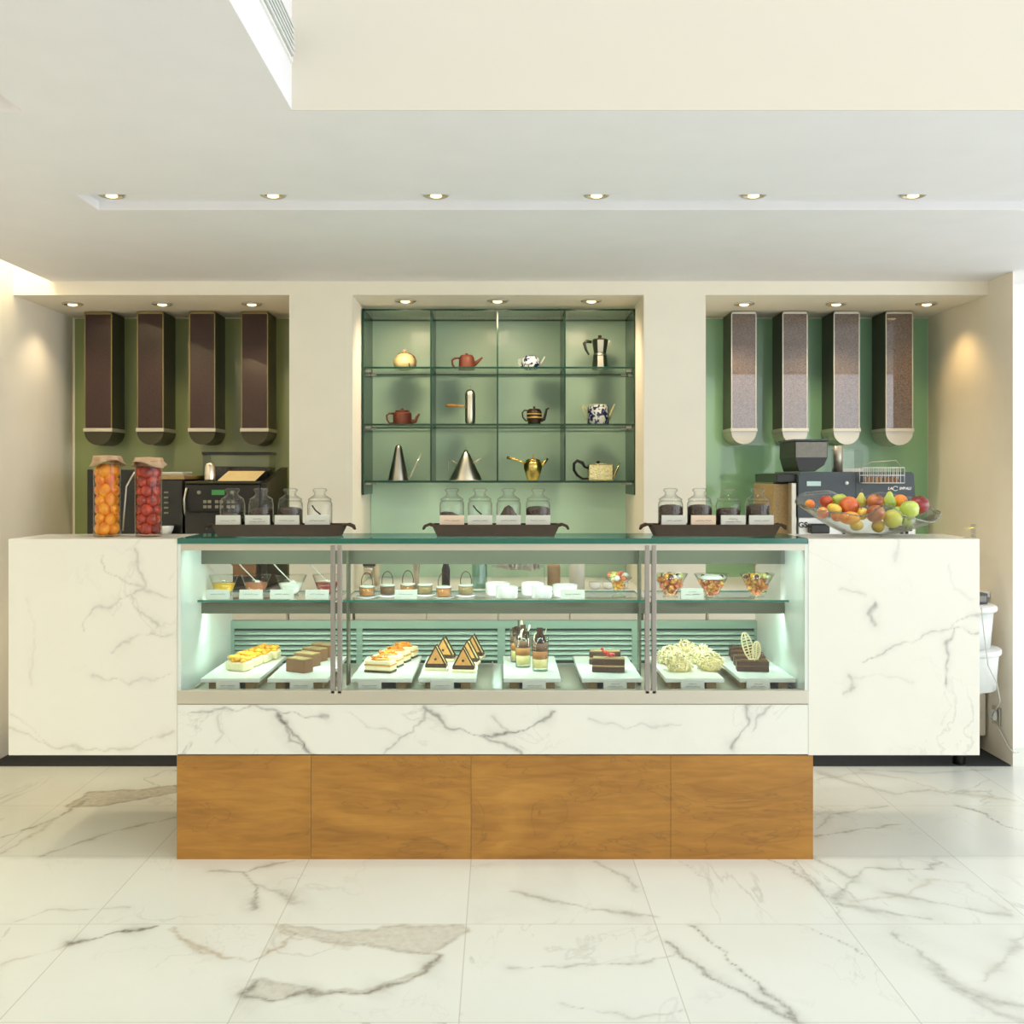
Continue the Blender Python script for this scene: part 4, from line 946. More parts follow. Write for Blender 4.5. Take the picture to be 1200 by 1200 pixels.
for lab, px, Y, r, h in (('back ramekin of the left pair on the middle shelf', 583, 4.30, .050, .050), ('front ramekin of the left pair on the middle shelf', 594, 4.19, .044, .046),
                   ('back ramekin of the right pair on the middle shelf', 624, 4.30, .048, .050), ('front ramekin of the right pair on the middle shelf', 635, 4.19, .042, .046),
                   ('single white ramekin behind the card on the middle shelf', 662, 4.26, .050, .046)):
    g = G(); g.lathe([(r * .88, 0), (r * .98, .003), (r, h - .002), (r * .99, h), (r * .94, h), (r * .93, h - .008), (1e-5, h - .009)], n=32)
    tag(g.build('ramekin', M['porcelain']), 'plain white ' + lab, 'ramekin', 'white ramekins', (X(px, Y), Y, ZS + .0005))
def chunks(n, R, z0, z1, size, tr=lambda r, t: r):
    g = G()
    for i in range(n):
        t_ = random.random(); a = random.uniform(0, 2 * PI); r = tr(R, t_) * math.sqrt(random.random())
        g.m = random.randint(0, 3); s = size * random.uniform(.7, 1.2)
        g.ball((r * math.cos(a), r * math.sin(a), z0 + (z1 - z0) * t_), s, 7, 5, 1, random.uniform(.7, 1), random.uniform(.7, 1))
    return g
FM = [M['fruitmix'], M['kiwi'], M['melon'], M['mango']]
t = thing('sundae_glass', 'footed sundae glass heaped with melon and fruit at the right of the middle shelf', 'dessert', (X(725, 4.22), 4.22, ZS + .0005))
G().lathe([(.028, 0), (.027, .004), (.008, .010), (.008, .016), (.022, .028), (.028, .055), (.055, .078)], n=30).build('glass', M['bowlglass'], t)
stuffp(chunks(26, .022, .030, .072, .009).build('fruit_filling', [M['orange'], M['mango'], M['mango'], M['fruitmix']], t))
stuffp(chunks(26, .046, .074, .092, .012).build('fruit_pieces', [M['melon'], M['kiwi'], M['melon'], M['creamsauce']], t))
for i, (px, Y, lab) in enumerate(((785.5, 4.22, 'tapering glass of trifle with fruit, leftmost on the right shelf'), (834, 4.20, 'tapering glass of trifle with cream top, middle one on the right shelf'), (887, 4.22, 'tapering glass of trifle with dark grapes, rightmost on the right shelf'))):
    t = thing('trifle_glass', lab, 'dessert', (X(px, Y), Y, ZS + .0005), 0, 'trifle glasses on the right shelf')
    G().lathe([(.030, 0), (.030, .003), (.018, .007), (.024, .012), (.070, .094)], n=32).build('glass', M['bowlglass'], t)
    f = lambda R, u: .020 + .038 * u
    stuffp(chunks(110, 1, .014, .074, .0095, f).build('fruit_layers', [M['fruitmix'], M['caramel'], M['orange'], M['melon']], t))
    if i == 1: G().lathe([(.052, .074), (.058, .080), (.05, .090), (1e-5, .094)], n=24).build('cream_top', M['creamsauce'], t)
    else: stuffp(chunks(26, .05, .078, .088, .012).build('fruit_topping', [M['kiwi'], M['plum'], M['mango'], M['creamsauce']], t))
    for k in range(3):
        a = (.6, 2.4, 4.6)[k] + i; G().ball((.040 * math.cos(a), .040 * math.sin(a) - .008, .084), .010).build('grape', M['plum'], t)

# ------------------------------------------------------------------ boards and cakes on the case floor
BGp = 'serving boards on the case floor'
BZ = .651
def board(label, x0, x1, sk=0.0, yb=4.50):
    cx_ = (x0 + x1) / 2
    t = thing('serving_board', label, 'serving board', (cx_, 4.0, ZF + .0045), 0, BGp)
    w = (x1 - x0) / 2; d = yb - 4.0
    G().prism([(-w, 0), (w, 0), (w + sk, d), (-w + sk, d)], BZ - .016 - ZF - .0045, BZ - ZF - .0045, 'z').build('board_top', M['board'], t, bevel=.002)
    for a in (-w * .62, w * .62): G().box(a - .018, a + .018, .03, d - .04, 0, BZ - .0163 - ZF - .0045).build('riser', M['beigetop'], t)
P = [('first', -1.14, -.915), ('second', -.885, -.655), ('third', -.568, -.335), ('fourth', -.311, -.090), ('fifth', .013, .232), ('sixth', .311, .542), ('seventh', .63, .852), ('eighth', .912, 1.125)]
for i, (o_, a, b) in enumerate(P): board('white serving board, %s from the left, holding %s' % (o_, ['mango topped pastries', 'brown cake slices', 'layered orange cream slices', 'triangular biscuit desserts', 'layered chocolate glasses', 'chocolate cake with red berries', 'white chocolate shaving cakes', 'dark slices with a white feather'][i]), a, b)
for i, px in enumerate((266.5, 353, 433, 518, 626, 721, 812, 889)):
    card('%s card from the left along the bottom front edge of the case' % ORD[i], (X(px, 3.965), 3.966, ZF + .0045 + .010), .088, .039, 'name cards along the case floor', lines=(1, 1, 1, 1, 1, 2, 2, 2)[i])
def lumps(g, w, d, z, n, r):
    for _ in range(n): g.ball((random.uniform(-w, w), random.uniform(-d, d), z + random.uniform(0, r)), r * random.uniform(.7, 1.2), 8, 5, 1.2, 1, .7)
def at(px, py, Y=None):   # point standing on a board
    Yc = (H - BZ) * F / (py - CY); return (X(px, Yc), Yc, BZ + .0004)
# 1 mango pastries
def mango_pastry(rz):
    t = thing('mango_pastry', '', 'pastry', (0, 0, 0), rz, 'mango pastries on the first board')
    g = G(); g.box(-.045, .045, -.036, .036, 0, .036); g.build('sponge_slice', M['sponge'], t, bevel=.010, seg=3)
    g = G(); lumps(g, .036, .029, .038, 30, .013); g.build('mango_topping', M['mango'], t); return t
pr = mango_pastry(-.35)
L = ['front mango topped sponge pastry on the leftmost board', 'second mango topped sponge pastry from the front, leftmost board', 'third mango topped sponge pastry from the front, leftmost board', 'rearmost mango topped sponge pastry on the leftmost board']
PP = [(281, 785), (292, 780), (304, 775.5), (315, 771.5)]
pr.location = at(*PP[0]); pr['label'] = L[0]
for k in (1, 2, 3): dup(pr, at(*PP[k]), L[k], -.35 + .1 * k)
# 2 brown slices
t = thing('brown_cake_slice', 'front brown cake slice on the second board', 'cake slice', at(351, 787), -.55, 'brown cake slices on the second board')
G().box(-.048, .048, -.026, .026, 0, .050).build('cake_body', M['milkchoc'], t, bevel=.002)
G().box(-.047, .047, -.025, .025, .0502, .054).build('praline_top', M['beigetop'], t, bevel=.001)
for k, (q, l) in enumerate((((360, 780), 'second brown cake slice from the front on the second board'), ((369, 774), 'third brown cake slice from the front on the second board'), ((379, 769), 'rearmost brown cake slice on the second board'))): dup(t, at(*q), l, -.55)
# 3 layered orange slices
t = thing('orange_cream_slice', 'front layered cream slice with orange glaze on the third board', 'cake slice', at(446, 787), -.3, 'orange cream slices on the third board')
G().box(-.056, .056, -.03, .03, 0, .008).build('dark_base', M['choc'], t)
G().box(-.056, .056, -.03, .03, .0082, .026).build('cream_layer', M['whitechoc'], t, bevel=.003)
G().box(-.057, .057, -.031, .031, .0262, .031).build('pastry_layer', M['pastry'], t)
G().box(-.055, .055, -.029, .029, .0312, .046).build('cream_layer', M['whitechoc'], t, bevel=.003)
g = G(); g.ball((0, 0, .047), .032, 14, 8, 1.25, .8, .35); lumps(g, .03, .016, .05, 8, .009); g.build('orange_topping', M['orange'], t)
for q, l in (((455, 780.5), 'second orange glazed cream slice from the front on the third board'), ((464, 775), 'third orange glazed cream slice from the front on the third board'), ((473, 770), 'rearmost orange glazed cream slice on the third board')): dup(t, at(*q), l, -.3)
# 4 triangles
t = thing('triangle_dessert', 'front left triangular biscuit dessert with chocolate dot on the fourth board', 'dessert', at(511.5, 785), -.08, 'triangular desserts on the fourth board')
G().box(-.046, .046, -.028, .028, 0, .012).build('cream_base', M['whitechoc'], t, bevel=.003)
G().box(-.042, .042, -.024, .024, .0122, .024).build('chocolate_base', M['choc'], t)
G().prism([(-.038, .0242), (.038, .0242), (0, .092)], -.018, .014).build('mousse_wedge', M['custard'], t)
for y in (-.026, .016):
    g = G(); g.prism([(-.042, .0243), (.042, .0243), (0, .102)], y, y + .006); p = g.build('chocolate_frame', M['choc'], t)
    G().prism([(-.033, .029), (.033, .029), (0, .091)], y - .0015, y - .0002).build('biscuit_face', M['pastry'], p)
    G().ball((0, y - .002, .047), .0055, 10, 6).build('chocolate_dot', M['choc'], p)
dup(t, at(543.5, 787), 'front right triangular biscuit dessert with chocolate dot on the fourth board', -.08)
dup(t, at(521, 774), 'rear left triangular biscuit dessert on the fourth board', -.2)
dup(t, at(549, 778), 'middle triangular biscuit dessert in the right row of the fourth board', -.2)
dup(t, at(555, 771), 'rear triangular biscuit dessert in the right row of the fourth board', -.2)
# 5 layered glasses
t = thing('layered_glass', 'right front tumbler layered with cream, caramel and chocolate on the fifth board', 'dessert', at(633, 786), 0, 'layered dessert glasses on the fifth board')
G().lathe([(.030, 0), (.031, .004), (.034, .112)], n=30).build('tumbler', M['glass'], t)
G().lathe([(.028, .010), (.0295, .04), (1e-5, .0402)], n=26).build('cream_layer', M['custard'], t)
G().lathe([(.0295, .0405), (.030, .066), (1e-5, .0662)], n=26).build('caramel_layer', M['caramel'], t)
G().lathe([(.030, .0665), (.0312, .090), (1e-5, .0902)], n=26).build('mocha_layer', M['milkchoc'], t)
g = G(); lumps(g, .016, .016, .092, 14, .010); [g.box(-.004, .004, -.001, .001, 0, .022, random.uniform(0, 3), (random.uniform(-.018, .018), random.uniform(-.018, .018), .098)) for _ in range(14)]
g.jitter(.0015); g.build('chocolate_shavings', M['choc'], t)
G().tube([(-.018, -.02, .09), (-.026, -.02, .105), (-.022, -.02, .122), (-.014, -.02, .130)], [.004, .007, .007, .003], flat=.4).build('white_curl', M['whitechoc'], t)
G().tube([(.012, -.012, .115), (.020, -.012, .128), (.024, -.012, .140)], [.003, .006, .003], flat=.4).build('white_curl', M['whitechoc'], t)
G().box(-.014, .010, -.004, -.001, .1, .142).build('chocolate_plaque', M['choc'], t)
for ch in [k for k in COL.objects if k.parent is t]: ch.scale.z = 1.2
dup(t, at(613, 781.5), 'middle tumbler of layered dessert on the fifth board', .6)
dup(t, at(607, 775.5), 'rear left tumbler of layered dessert half hidden on the fifth board', 1.4)
# 6 chocolate cake with berries
t = thing('chocolate_cake_slice', 'front chocolate cake slice with red berries on the sixth board', 'cake slice', at(713, 787), -.12, 'chocolate cake slices on the sixth board')
g = G(); g.box(-.064, .064, -.026, .026, 0, .022); g.build('sponge', M['choc'], t, bevel=.004)
G().box(-.063, .063, -.025, .025, .0222, .028).build('cream_line', M['beigetop'], t)
G().box(-.064, .064, -.026, .026, .0282, .052).build('sponge', M['choc'], t, bevel=.004)
G().box(-.060, .060, -.022, .022, .0522, .056).build('praline_top', M['beigetop'], t, bevel=.001)
dup(t, at(709, 778), 'rear chocolate cake slice behind the berry topped one on the sixth board', -.12)
bx, by, bz = at(713, 787)
proto = None
for k in range(16):
    if proto is None: proto = G().ball((0, 0, 0), .0062, 10, 7).build('red_currant', M['berry']); o = proto
    else: o = proto.copy(); COL.objects.link(o)
    tag(o, 'shiny red currant on top of the front chocolate cake slice', 'berry', 'red currants on the chocolate cake', (bx - .024 + .0033 * k * .9, by + random.uniform(-.012, .012), bz + .063 + random.uniform(0, .006) + .020 * max(0, 1 - k / 8)))
# 7 white shaving cakes
def shave(k):
    t = thing('white_chocolate_cake', '', 'cake', (0, 0, 0), 0, 'white chocolate cakes on the seventh board')
    G().lathe([(.038, 0), (.042, .01), (.042, .04), (.03, .055), (1e-5, .06)], n=24).build('cream_cake', M['custard'], t)
    g = G()
    for i in range(170):
        a = random.uniform(0, 2 * PI); e = math.asin(random.random()); r = .042 + random.uniform(0, .008)
        c = Vector((r * math.cos(a) * math.cos(e), r * math.sin(a) * math.cos(e), .012 + .056 * math.sin(e)))
        d = Vector((random.uniform(-1, 1), random.uniform(-1, 1), random.uniform(-.6, 1))).normalized() * random.uniform(.010, .020)
        m_ = c + d * .3 + Vector((0, 0, .004))
        g.tube([c - d, m_, c + d], [.0025, .0045, .0025], 5, True, .4)
    stuffp(g.build('white_shavings', M['whitechoc'], t)); return t
pr = shave(0)
W7 = [(833, 785, 'front right'), (796, 786, 'front left'), (785, 777.6, 'rear left'), (822, 777.2, 'rear right'), (803, 771.5, 'rearmost')]
for k, (px, py, l) in enumerate(W7):
    lab = '%s cake covered in white chocolate shavings on the seventh board' % l
    if k == 0: pr.location = at(px, py); pr['label'] = lab
    else: dup(pr, at(px, py), lab, k * 1.1)
# 8 dark slices
t = thing('dark_cake_slice', 'front dark chocolate slice on the rightmost board', 'cake slice', at(881.5, 786), -.1, 'dark chocolate slices on the rightmost board')
G().box(-.062, .062, -.026, .026, 0, .020).build('sponge', M['choc'], t, bevel=.002)
G().box(-.061, .061, -.025, .025, .0202, .023).build('cream_line', M['milkchoc'], t)
G().box(-.062, .062, -.026, .026, .0232, .040).build('sponge', M['choc'], t, bevel=.002)
g = G(); [g.box(-.012, .012, -.0015, .0015, 0, .005, random.uniform(-.8, .8), (random.uniform(-.05, .05), random.uniform(-.02, .02), .0402)) for _ in range(16)]
g.build('drizzle', M['milkchoc'], t)
for q, l in (((878, 779.5), 'second dark chocolate slice from the front on the rightmost board'), ((874.5, 774), 'third dark chocolate slice from the front on the rightmost board'), ((872, 769.5), 'rearmost dark chocolate slice on the rightmost board')): dup(t, at(*q), l, -.1)
fx_, fy_, fz_ = at(881.5, 786)
t = thing('chocolate_feather', 'tall white lacy chocolate feather standing on the dark cake slice', 'garnish', (fx_, fy_, fz_ + .044))
def feather(x0, h, w, lean, y):
    g = G(); n = 24; lp = []
    for i in range(n + 1):
        a = 2 * PI * i / n; zz = h / 2 - h / 2 * math.cos(a); lp.append((x0 + w * math.sin(a) + lean * zz / h, y, zz))
    g.tube(lp, .0032, 6, False)
    for k in range(1, 9):
        z0 = h * k / 9.5; ww = w * math.sqrt(max(0, 1 - ((z0 - h / 2) / (h / 2)) ** 2)) * .95
        g.tube([(x0 + lean * z0 / h - ww, y, z0 - .004), (x0 + lean * z0 / h + ww, y, z0 + .006)], .0024, 5)
    g.tube([(x0, y, 0), (x0 + lean, y, h)], .003, 5)
    return g.build('lace_leaf', M['whitechoc'], t)
feather(-.004, .105, .020, -.026, 0.004); feather(.012, .072, .016, .004, -.008)
G().ball((.004, 0, -.001), .018, 12, 6, 1.3, .8, .3).build('chocolate_dab', M['whitechoc'], t)

# ------------------------------------------------------------------ left coffee machine
cm = thing('coffee_machine', 'large black coffee machine with green display in the left niche', 'coffee machine', (0, 0, .8305))
def B(px0, px1, Y0, Y1, z0, z1, nm, mat, par=None, bev=.004, Yx=None):
    Yx = Yx or Y0; return G().box(X(px0, Yx), X(px1, Yx), Y0, Y1, z0 - .8305, z1 - .8305).build(nm, M[mat], par or cm, bevel=bev)
Zm = lambda py, Y: Z(py, Y)
B(102, 160, 5.55, 5.95, .8305, Zm(550, 5.55), 'left_body', 'blackbox')
B(161, 214, 5.50, 5.95, .8305, Zm(562, 5.5), 'centre_body', 'blackbox')
ct = B(160, 216, 5.49, 5.95, Zm(561.9, 5.49), Zm(557, 5.49), 'centre_top_plate', 'beigetop')
B(185, 214, 5.52, 5.7, Zm(556.8, 5.5), Zm(553, 5.5), 'folded_cloth', 'bone', ct)
B(216.5, 304, 5.42, 5.95, Zm(600, 5.42), Zm(567, 5.42), 'right_head', 'blackbox')
B(216.5, 304, 5.47, 5.95, .85, Zm(600, 5.42) - .0005, 'right_body', 'blackbox')
B(216.5, 304, 5.41, 5.95, Zm(566.9, 5.41), Zm(564, 5.41), 'top_ledge', 'siloside')
B(212, 306, 5.42, 5.95, .8305, .8498, 'drip_tray', 'siloside')
pn = B(216.8, 303.5, 5.405, 5.4195, Zm(599, 5.42), Zm(568, 5.42), 'control_panel', 'black')
B(248, 263, 5.400, 5.4045, Zm(580, 5.42), Zm(574, 5.42), 'display', 'greenled', pn, .0005)
for r_ in range(2):
    for c_ in range(6): B(238 + c_ * 5.4 + (3 if c_ > 1 else 0) + (3 if c_ > 3 else 0), 242 + c_ * 5.4 + (3 if c_ > 1 else 0) + (3 if c_ > 3 else 0), 5.400, 5.4045, Zm(589.5 + r_ * 6, 5.42), Zm(586 + r_ * 6, 5.42), 'button', 'button', pn, .0005)
for px in (233, 272): G().lathe([(.010, 0), (.010, .006)], n=16).build('round_button', M['button'], pn).matrix_local = Matrix.Translation((X(px, 5.4), 5.4045, Zm(577, 5.42) - .8305)) @ Matrix.Rotation(PI / 2, 4, 'X')
for k in range(5): B(192, 197, 5.4955, 5.4999, Zm(578 + k * 6, 5.5), Zm(576 + k * 6, 5.5), 'indicator', 'button', None, .0004)
g = G(); g.prism([(5.44, Zm(566, 5.42) - .8305), (5.95, 1.47 - .8305), (5.95, .84 - .8305), (5.44, .86 - .8305)], X(304.3, 5.42), X(312, 5.42), 'x'); g.build('side_panel', M['blackbox'], cm)
g = G(); g.tube([(X(157, 5.46), 5.47, Zm(553, 5.46) - .8305), (X(149, 5.46), 5.45, Zm(570, 5.46) - .8305), (X(146.5, 5.46), 5.45, Zm(600, 5.46) - .8305), (X(145, 5.46), 5.45, Zm(622, 5.46) - .8305)], .0045); g.build('steam_hose', M['steel'], cm)
g = G(); g.tube([(X(219, 5.4), 5.395, Zm(572, 5.4) - .8305), (X(217, 5.4), 5.38, Zm(585, 5.4) - .8305), (X(218, 5.4), 5.385, Zm(603, 5.4) - .8305)], .006); g.build('steam_wand', M['steel'], cm)
B(222, 300, 5.44, 5.4695, .90, 1.0, 'grinds_drawer', 'vine')
# hopper behind
hp = thing('bean_hopper', 'clear bean hopper with dark rim behind the left coffee machine', 'hopper', (X(283, 5.80), 5.80, Zm(564, 5.41)))
z0 = Zm(564, 5.41)
sz = Zm(533, 5.8) - z0
G().box(-.02 - .17, .17, -.08, .08, .03, sz).build('clear_box', M['glass'], hp)
G().box(-.195, .175, -.085, .085, sz, sz + .014).build('dark_lid', M['black'], hp)
G().box(-.18, .16, -.075, .075, .0, .05).build('dark_base', M['black'], hp)
g = G(); g.box(-.17, .15, -.07, .07, .0505, .075); g.jitter(.006); stuffp(g.build('coffee_beans', M['beans'], hp))
cu = thing('steel_cup', 'upturned polished steel cup on top of the left coffee machine', 'cup', (X(246, 5.5), 5.50, Zm(564, 5.41) + .0005)); 
G().lathe([(.028, 0), (.029, .01), (.026, .075), (.018, .092), (1e-5, .097)], n=26).build('cup_body', M['chrome'], cu)
g = G(); pa = g.add([(X(255, 5.45), 5.45, 0), (X(299, 5.45), 5.45, 0), (X(303, 5.45), 5.60, .05), (X(259, 5.45), 5.60, .05), (X(255, 5.45), 5.45, .003), (X(299, 5.45), 5.45, .003), (X(303, 5.45), 5.60, .053), (X(259, 5.45), 5.60, .053)], [(3, 2, 1, 0), (4, 5, 6, 7), (0, 1, 5, 4), (1, 2, 6, 5), (2, 3, 7, 6), (3, 0, 4, 7)]).build('paper_menu', M['cream'])
tag(pa, 'cream paper sheet lying on top of the left coffee machine', 'paper', None, (0, 0, Zm(564, 5.41) + .001))
cp = G().lathe([(.02, 0), (.034, .03), (.038, .05)], n=22).build('white_cup', M['porcelain']); tag(cp, 'white cup at the left machine beside the red fruit jar', 'cup', None, (X(193.5, 5.3), 5.42, Z(627.5, 5.42) ))
sd = G().box(X(186, 5.42), X(204, 5.42), 5.39, 5.49, .8305, Z(627.5, 5.42) - .0005).build('cup_shelf_block', M['black'], cm); sd.location = (0, 0, -.8305)
cp.location.x = X(195, 5.42)

# ------------------------------------------------------------------ right coffee machine
cr = thing('bean_to_cup_machine', 'charcoal and white automatic coffee machine in the right niche behind the fruit bowl', 'coffee machine', (0, 0, .8305))
def C(px0, px1, Y0, Y1, z0, z1, nm, mat, par=None, bev=.004): return G().box(X(px0, Y0), X(px1, Y0), Y0, Y1, z0 - .8305, z1 - .8305).build(nm, M[mat], par or cr, bevel=bev)
YM = 5.42
C(935.5, 1073, YM + .03, 5.92, .8305, Z(606, YM), 'lower_body', 'white')
g = G(); g.prism([(X(935, YM), Z(606, YM) - .8305), (X(1074, YM), Z(606, YM) - .8305), (X(1071, YM), Z(556, YM) - .8305), (X(1068, YM), Z(553, YM) - .8305), (X(938, YM), Z(553, YM) - .8305), (X(936, YM), Z(557, YM) - .8305)], YM, 5.92); hd = g.build('upper_body', M['charcoal'], cr)
G().box(X(1003, YM) - .0015, X(1003, YM) + .0015, YM - .001, YM + .002, Z(606, YM) - .8305, Z(554, YM) - .8305).build('panel_seam', M['black'], hd)
C(945.5, 962, YM - .004, YM - .0005, Z(569.5, YM), Z(564, YM), 'display', 'lcd', hd, .0005)
kb = G().lathe([(.010, 0), (.009, .008)], n=16).build('white_knob', M['porcelain'], hd); kb.matrix_local = Matrix.Translation((X(992, YM), YM - .0005, Z(566, YM) - .8305)) @ Matrix.Rotation(PI / 2, 4, 'X')
text_mesh('maker_lettering', 'LA', .020, M['porcelain'], hd, (X(1043, YM), YM - .0015, Z(572.5, YM) - .8305), .0006, .2)
text_mesh('maker_lettering', 'IMBALI', .020, M['porcelain'], hd, (X(1060.5, YM), YM - .0015, Z(572.5, YM) - .8305), .0006, .2)
G().tube([(X(1049.3, YM) + .013 * math.cos(a), YM - .002, Z(572.5, YM) - .8305 + .011 * math.sin(a)) for a in [.5 + 5.2 * i / 20 for i in range(21)]], .0022, 5).build('ring_emblem', M['porcelain'], hd)
C(906, 933, 5.50, 5.92, .8305, Z(567, 5.5), 'side_cabinet', 'beigetop')
C(927.5, 933.5, YM + .01, 5.499, .8305, Z(566, YM), 'side_edge', 'alu')
C(910, 934.5, 5.46, 5.92, Z(566.5, 5.46) + .006, Z(555, 5.46), 'side_head', 'black')
pl = C(936, 1072.5, YM + .01, YM + .0295, .8305, Z(606.5, YM), 'white_panel', 'porcelain')
text_mesh('panel_lettering', 'GS', .040, M['black'], pl, (X(941.5, YM), YM + .0085, Z(615.5, YM) - .8305), .001)
for a, b, c_, d_ in ((950, 973, 613.5, 625), (1046, 1070, 616, 622)):
    C(a, b, YM - .05, YM + .0095, Z(d_, YM), Z(c_, YM), 'coffee_spout', 'black', None, .008)
for px in (989, 1057, 1063): C(px, px + 1.6, YM - .012, YM + .0095, Z(626, YM), Z(620.5, YM), 'thin_nozzle', 'black', None, .0005)
C(936, 1072, YM - .04, YM + .029, .8306, .86, 'drip_tray', 'steel')
gh = thing('bean_hopper', 'black angular bean hopper on the left of the right coffee machine', 'hopper', (X(946, YM), YM + .03, Z(553, YM) + .0005))
def hx(px): return X(px, YM) - X(946, YM)
zz = lambda py: Z(py, YM) - Z(553, YM)
G().prism([(hx(938), zz(552.5)), (hx(957), zz(552.5)), (hx(968), zz(545)), (hx(972), zz(536)), (hx(972), zz(517)), (hx(933.5), zz(517)), (hx(933.5), zz(536)), (hx(936), zz(545))], 0, .30).build('hopper_body', M['black'], gh, bevel=.002)
G().box(hx(934.5), hx(971), -.003, -.0003, zz(536), zz(518)).build('grey_window', M['greypane'], gh)
G().box(hx(932.5), hx(973), -.004, .31, zz(516.5), zz(514.5)).build('lid', M['charcoal'], gh)
h2 = thing('bean_hopper', 'clear square bean hopper at the back of the right coffee machine', 'hopper', (X(1000, 5.6), 5.62, Z(553, YM) + .0005))
G().box(-.062, .062, 0, .15, 0, .115).build('clear_box', M['glass'], h2); G().box(-.066, .066, -.004, .154, .1155, .122).build('lid', M['glass'], h2)
G().box(-.06, .06, .002, .148, .001, .02).build('hopper_floor', M['alu'], h2)
tb = G().lathe([(.024, 0), (.024, .135), (.02, .137)], n=20).build('steel_canister', M['alu']); tag(tb, 'slim pale metal canister between the two bean hoppers', 'canister', None, (X(980, 5.6), 5.57, Z(553, YM) + .0005))
wb = thing('wire_basket', 'small white wire basket with brown sachets on the front of the right machine', 'basket', (X(1037, 5.33), 5.33, Z(566, 5.33)))
def wx(px): return X(px, 5.33) - X(1037, 5.33)
def wz(py): return Z(py, 5.33) - Z(566, 5.33)
g = G(); x0, x1, zt_ = wx(1014), wx(1060), wz(548)
for yy in (0, .085):
    for z_ in (.0, zt_ * .5, zt_): g.tube([(x0, yy, z_), (x1, yy, z_)], .0018, 5)
    for k in range(11): xx = x0 + (x1 - x0) * k / 10; g.tube([(xx, yy, 0), (xx, yy, zt_)], .0012, 5)
for z_ in (0, zt_): g.tube([(x0, 0, z_), (x0, .085, z_)], .0018, 5); g.tube([(x1, 0, z_), (x1, .085, z_)], .0018, 5)
for k in range(9): xx = x0 + (x1 - x0) * k / 8; g.tube([(xx, 0, 0), (xx, .085, 0)], .0012, 5)
g.build('wire_cage', M['porcelain'], wb)
G().tube([(x0, .04, zt_), (x0 + .04, .04, zt_ + .028), (x1 - .03, .04, zt_ + .038), (x1, .04, zt_)], .0018, 5).build('handle', M['steel'], wb)
for k in range(7):
    o = G().box(-.010, .010, -.003, .003, 0, .028).build('sugar_sachet', M['vine']); tag(o, 'brown sachet standing in the wire basket', 'sachet', 'sachets in the wire basket', (X(1037, 5.33) + x0 + .022 + k * .025, 5.365 + .006 * (k % 2), Z(566, 5.33) + .003)); o.rotation_euler = (0, .2 * ((k % 3) - 1), 0)

# ------------------------------------------------------------------ things on the back counter seen through the case
WZ = .8306
def on(px, Y): return (X(px, Y), Y, WZ)
t = thing('chrome_juicer', 'chrome and black lever press at the left of the centre back counter', 'press', on(436, 5.5))
G().box(-.05, .03, -.05, .05, 0, .02).build('press_base', M['chrome'], t, bevel=.004)
G().lathe([(.016, .0), (.016, .14), (.022, .15), (.022, .165), (.01, .17)], cx=.025, cz=.02, n=18).build('column', M['chrome'], t)
G().box(-.045, .02, -.03, .03, .12, .145).build('press_arm', M['black'], t, bevel=.004)
G().lathe([(.022, 0), (.026, .03), (.026, .04)], cx=-.018, cz=.075, n=18).build('cup_holder', M['chrome'], t)
t = thing('steel_shaker', 'tall thin steel shaker left of centre on the back counter', 'shaker', on(488, 5.52)); G().lathe([(.012, 0), (.018, .12), (.022, .15), (.016, .165), (.008, .172)], n=20).build('shaker_body', M['steel'], t)
t = thing('dark_bottle', 'black and chrome bottle on the back counter behind the dessert pots', 'bottle', on(522.5, 5.52)); G().lathe([(.022, 0), (.022, .1), (.014, .13), (.014, .15)], n=20).build('bottle_body', M['black'], t); G().lathe([(.015, .1502), (.016, .17), (.01, .175)], n=20).build('cap', M['chrome'], t)
t = thing('ribbed_glass_jug', 'blue green ribbed glass jug on the back counter left of the napkin box', 'jug', on(562, 5.55)); G().lathe([(.040, 0), (.042, .01), (.040, .15), (.044, .165)], n=14, smooth=False).build('jug_body', thin_glass('teal_glass', (.45, .66, .62, 1), 1.5, 0, .08), t)
t = thing('napkin_box', 'clear glass box of crumpled white napkins in the middle of the back counter', 'box', on(607, 5.55))
G().box(-.14, .14, -.07, .07, 0, .115).build('glass_box', M['glass'], t)
g = G()
for k in range(26): g.box(-.035, .035, -.001, .001, -.02, .02, random.uniform(0, 3), (random.uniform(-.09, .1), random.uniform(-.045, .045), .118 + .03 * random.random()))
g.jitter(.008); stuffp(g.build('napkins', M['bone'], t))
t = thing('paper_roll', 'upright pale paper roll on the back counter', 'paper roll', on(676, 5.5)); G().lathe([(.040, 0), (.040, .16), (.012, .16)], n=26).build('roll', M['bone'], t)
t = thing('beige_canister', 'pinkish beige canister on the back counter left of the paper roll', 'canister', on(649, 5.58)); G().lathe([(.034, 0), (.034, .11), (.03, .12)], n=24).build('canister_body', M['paper'], t)
for k in range(3):
    o = G().lathe([(.016, 0), (.030, .012), (.034, .035)], n=20).build('small_bowl', M['porcelain']); tag(o, 'small white bowl on the back counter, %s from the left right of the roll' % ORD[k], 'bowl', 'small bowls on the back counter', on(697 + 16 * k, 5.5))

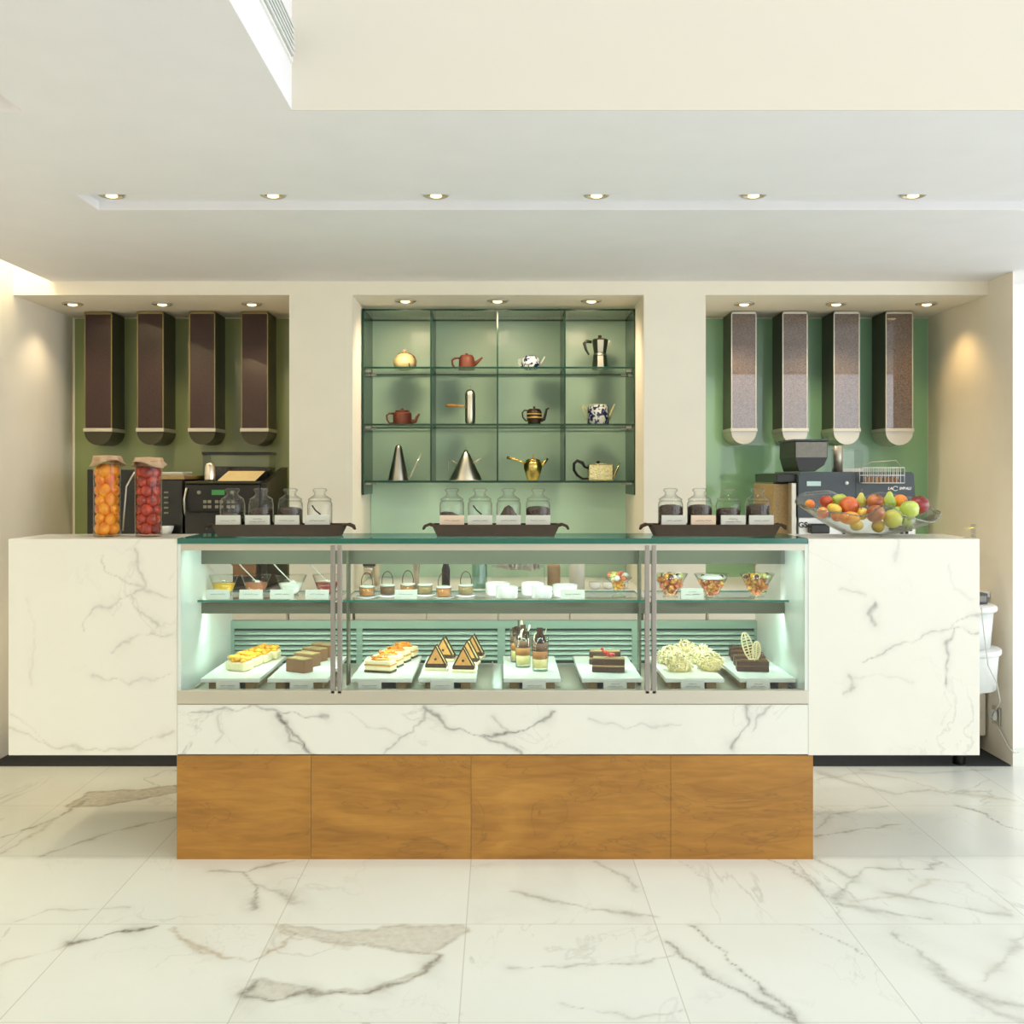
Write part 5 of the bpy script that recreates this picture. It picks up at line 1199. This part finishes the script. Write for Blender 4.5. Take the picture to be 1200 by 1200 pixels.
# ------------------------------------------------------------------ white bins, socket and cord by the right wall
bn = thing('lidded_bin', 'lower white plastic bin with rim on a pole beside the right wall', 'bin', (2.26, 5.18, .006))
def bz(py): return Z(py, 5.10)
G().lathe([(.165, bz(810)), (.178, bz(770)), (.178, bz(769))], n=36).build('bin_body', M['plastic'], bn)
G().lathe([(.188, bz(769) + .001), (.191, bz(767)), (.191, bz(763)), (.186, bz(762)), (.12, bz(761.5))], n=36).build('rim', M['plastic'], bn)
G().lathe([(.105, bz(815)), (.105, bz(810.3))], n=30).build('collar', M['plastic'], bn)
G().lathe([(.085, bz(857)), (.085, bz(815.3))], n=28).build('pole', M['plastic'], bn)
G().lathe([(.03, 0), (.03, bz(857) - .001)], n=28).build('black_base', M['black'], bn)
bu = thing('lidded_bin', 'upper smaller white plastic bin stacked on the lower one by the right wall', 'bin', (2.26, 5.18, bz(761.3) + .0065))
zb_ = bz(761.3)
G().lathe([(.14, .0), (.155, bz(719) - zb_)], n=36).build('bin_body', M['plastic'], bu)
G().lathe([(.165, bz(719) - zb_ + .001), (.172, bz(717) - zb_), (.172, bz(713) - zb_), (.16, bz(711) - zb_), (1e-5, bz(710.5) - zb_)], n=36).build('lid', M['plastic'], bu)
t = thing('grey_box', 'small dark grey box on top of the upper white bin', 'box', (2.33, 5.17, bz(710.5) + .0075)); G().box(-.05, .045, -.05, .05, 0, .052).build('box_body', M['charcoal'], t, bevel=.004); G().box(-.02, .035, -.053, -.0502, .012, .04).build('label_plate', M['greypane'], t)
t = thing('wall_socket', 'metal wall socket low on the right wall behind the counter', 'socket', (XR - .0005, 5.31, .21))
G().box(-.008, 0, -.042, .042, -.045, .045).build('face_plate', M['steel'], t, bevel=.002); G().box(-.030, -.0085, -.022, .022, -.02, .03).build('plug', M['plastic'], t, bevel=.004)
g = G(); g.tube([(X(1150, 4.98), 4.98, Z(712, 4.98)), (X(1153, 4.98), 4.975, Z(745, 4.98)), (X(1158, 4.98), 4.98, Z(780, 4.98)), (X(1168, 5.02), 5.02, Z(800, 5.02)), (X(1172, 5.12), 5.12, Z(822, 5.12)), (2.478, 5.30, .215)], .003, 6)
tag(g.build('power_cord', M['cable']), 'thin grey cord hanging from the upper bin down to the wall socket', 'cord')
g = G(); g.tube([(2.478, 5.31, .20), (2.495, 5.24, .14), (2.500, 5.17, .085), (2.508, 5.14, .07), (2.55, 5.18, .06)], .003, 6)
tag(g.build('power_cord', M['cable']), 'short cord slanting from the wall socket down round the wall corner', 'cord')
# ------------------------------------------------------------------ camera
cd = bpy.data.cameras.new('camera'); cam = bpy.data.objects.new('camera', cd); COL.objects.link(cam)
cam.location = (0, 0, H); cam.rotation_euler = (PI / 2, 0, 0)
cd.sensor_width = 36; cd.lens = F / 1200 * 36; cd.shift_x = 14 / 1200; cd.shift_y = -42 / 1200; cd.clip_start = .05
SC.camera = cam
SC.view_settings.view_transform = 'Standard'; SC.view_settings.look = 'None'; SC.view_settings.gamma = 1; SC.view_settings.use_curve_mapping = False
SC.view_settings.exposure = 0.09
SC.cycles.max_bounces = 10; SC.cycles.transparent_max_bounces = 40; SC.cycles.diffuse_bounces = 5; SC.cycles.glossy_bounces = 4
SC.cycles.caustics_reflective = False; SC.cycles.caustics_refractive = False; SC.cycles.sample_clamp_indirect = 4
SC.cycles.use_denoising = True
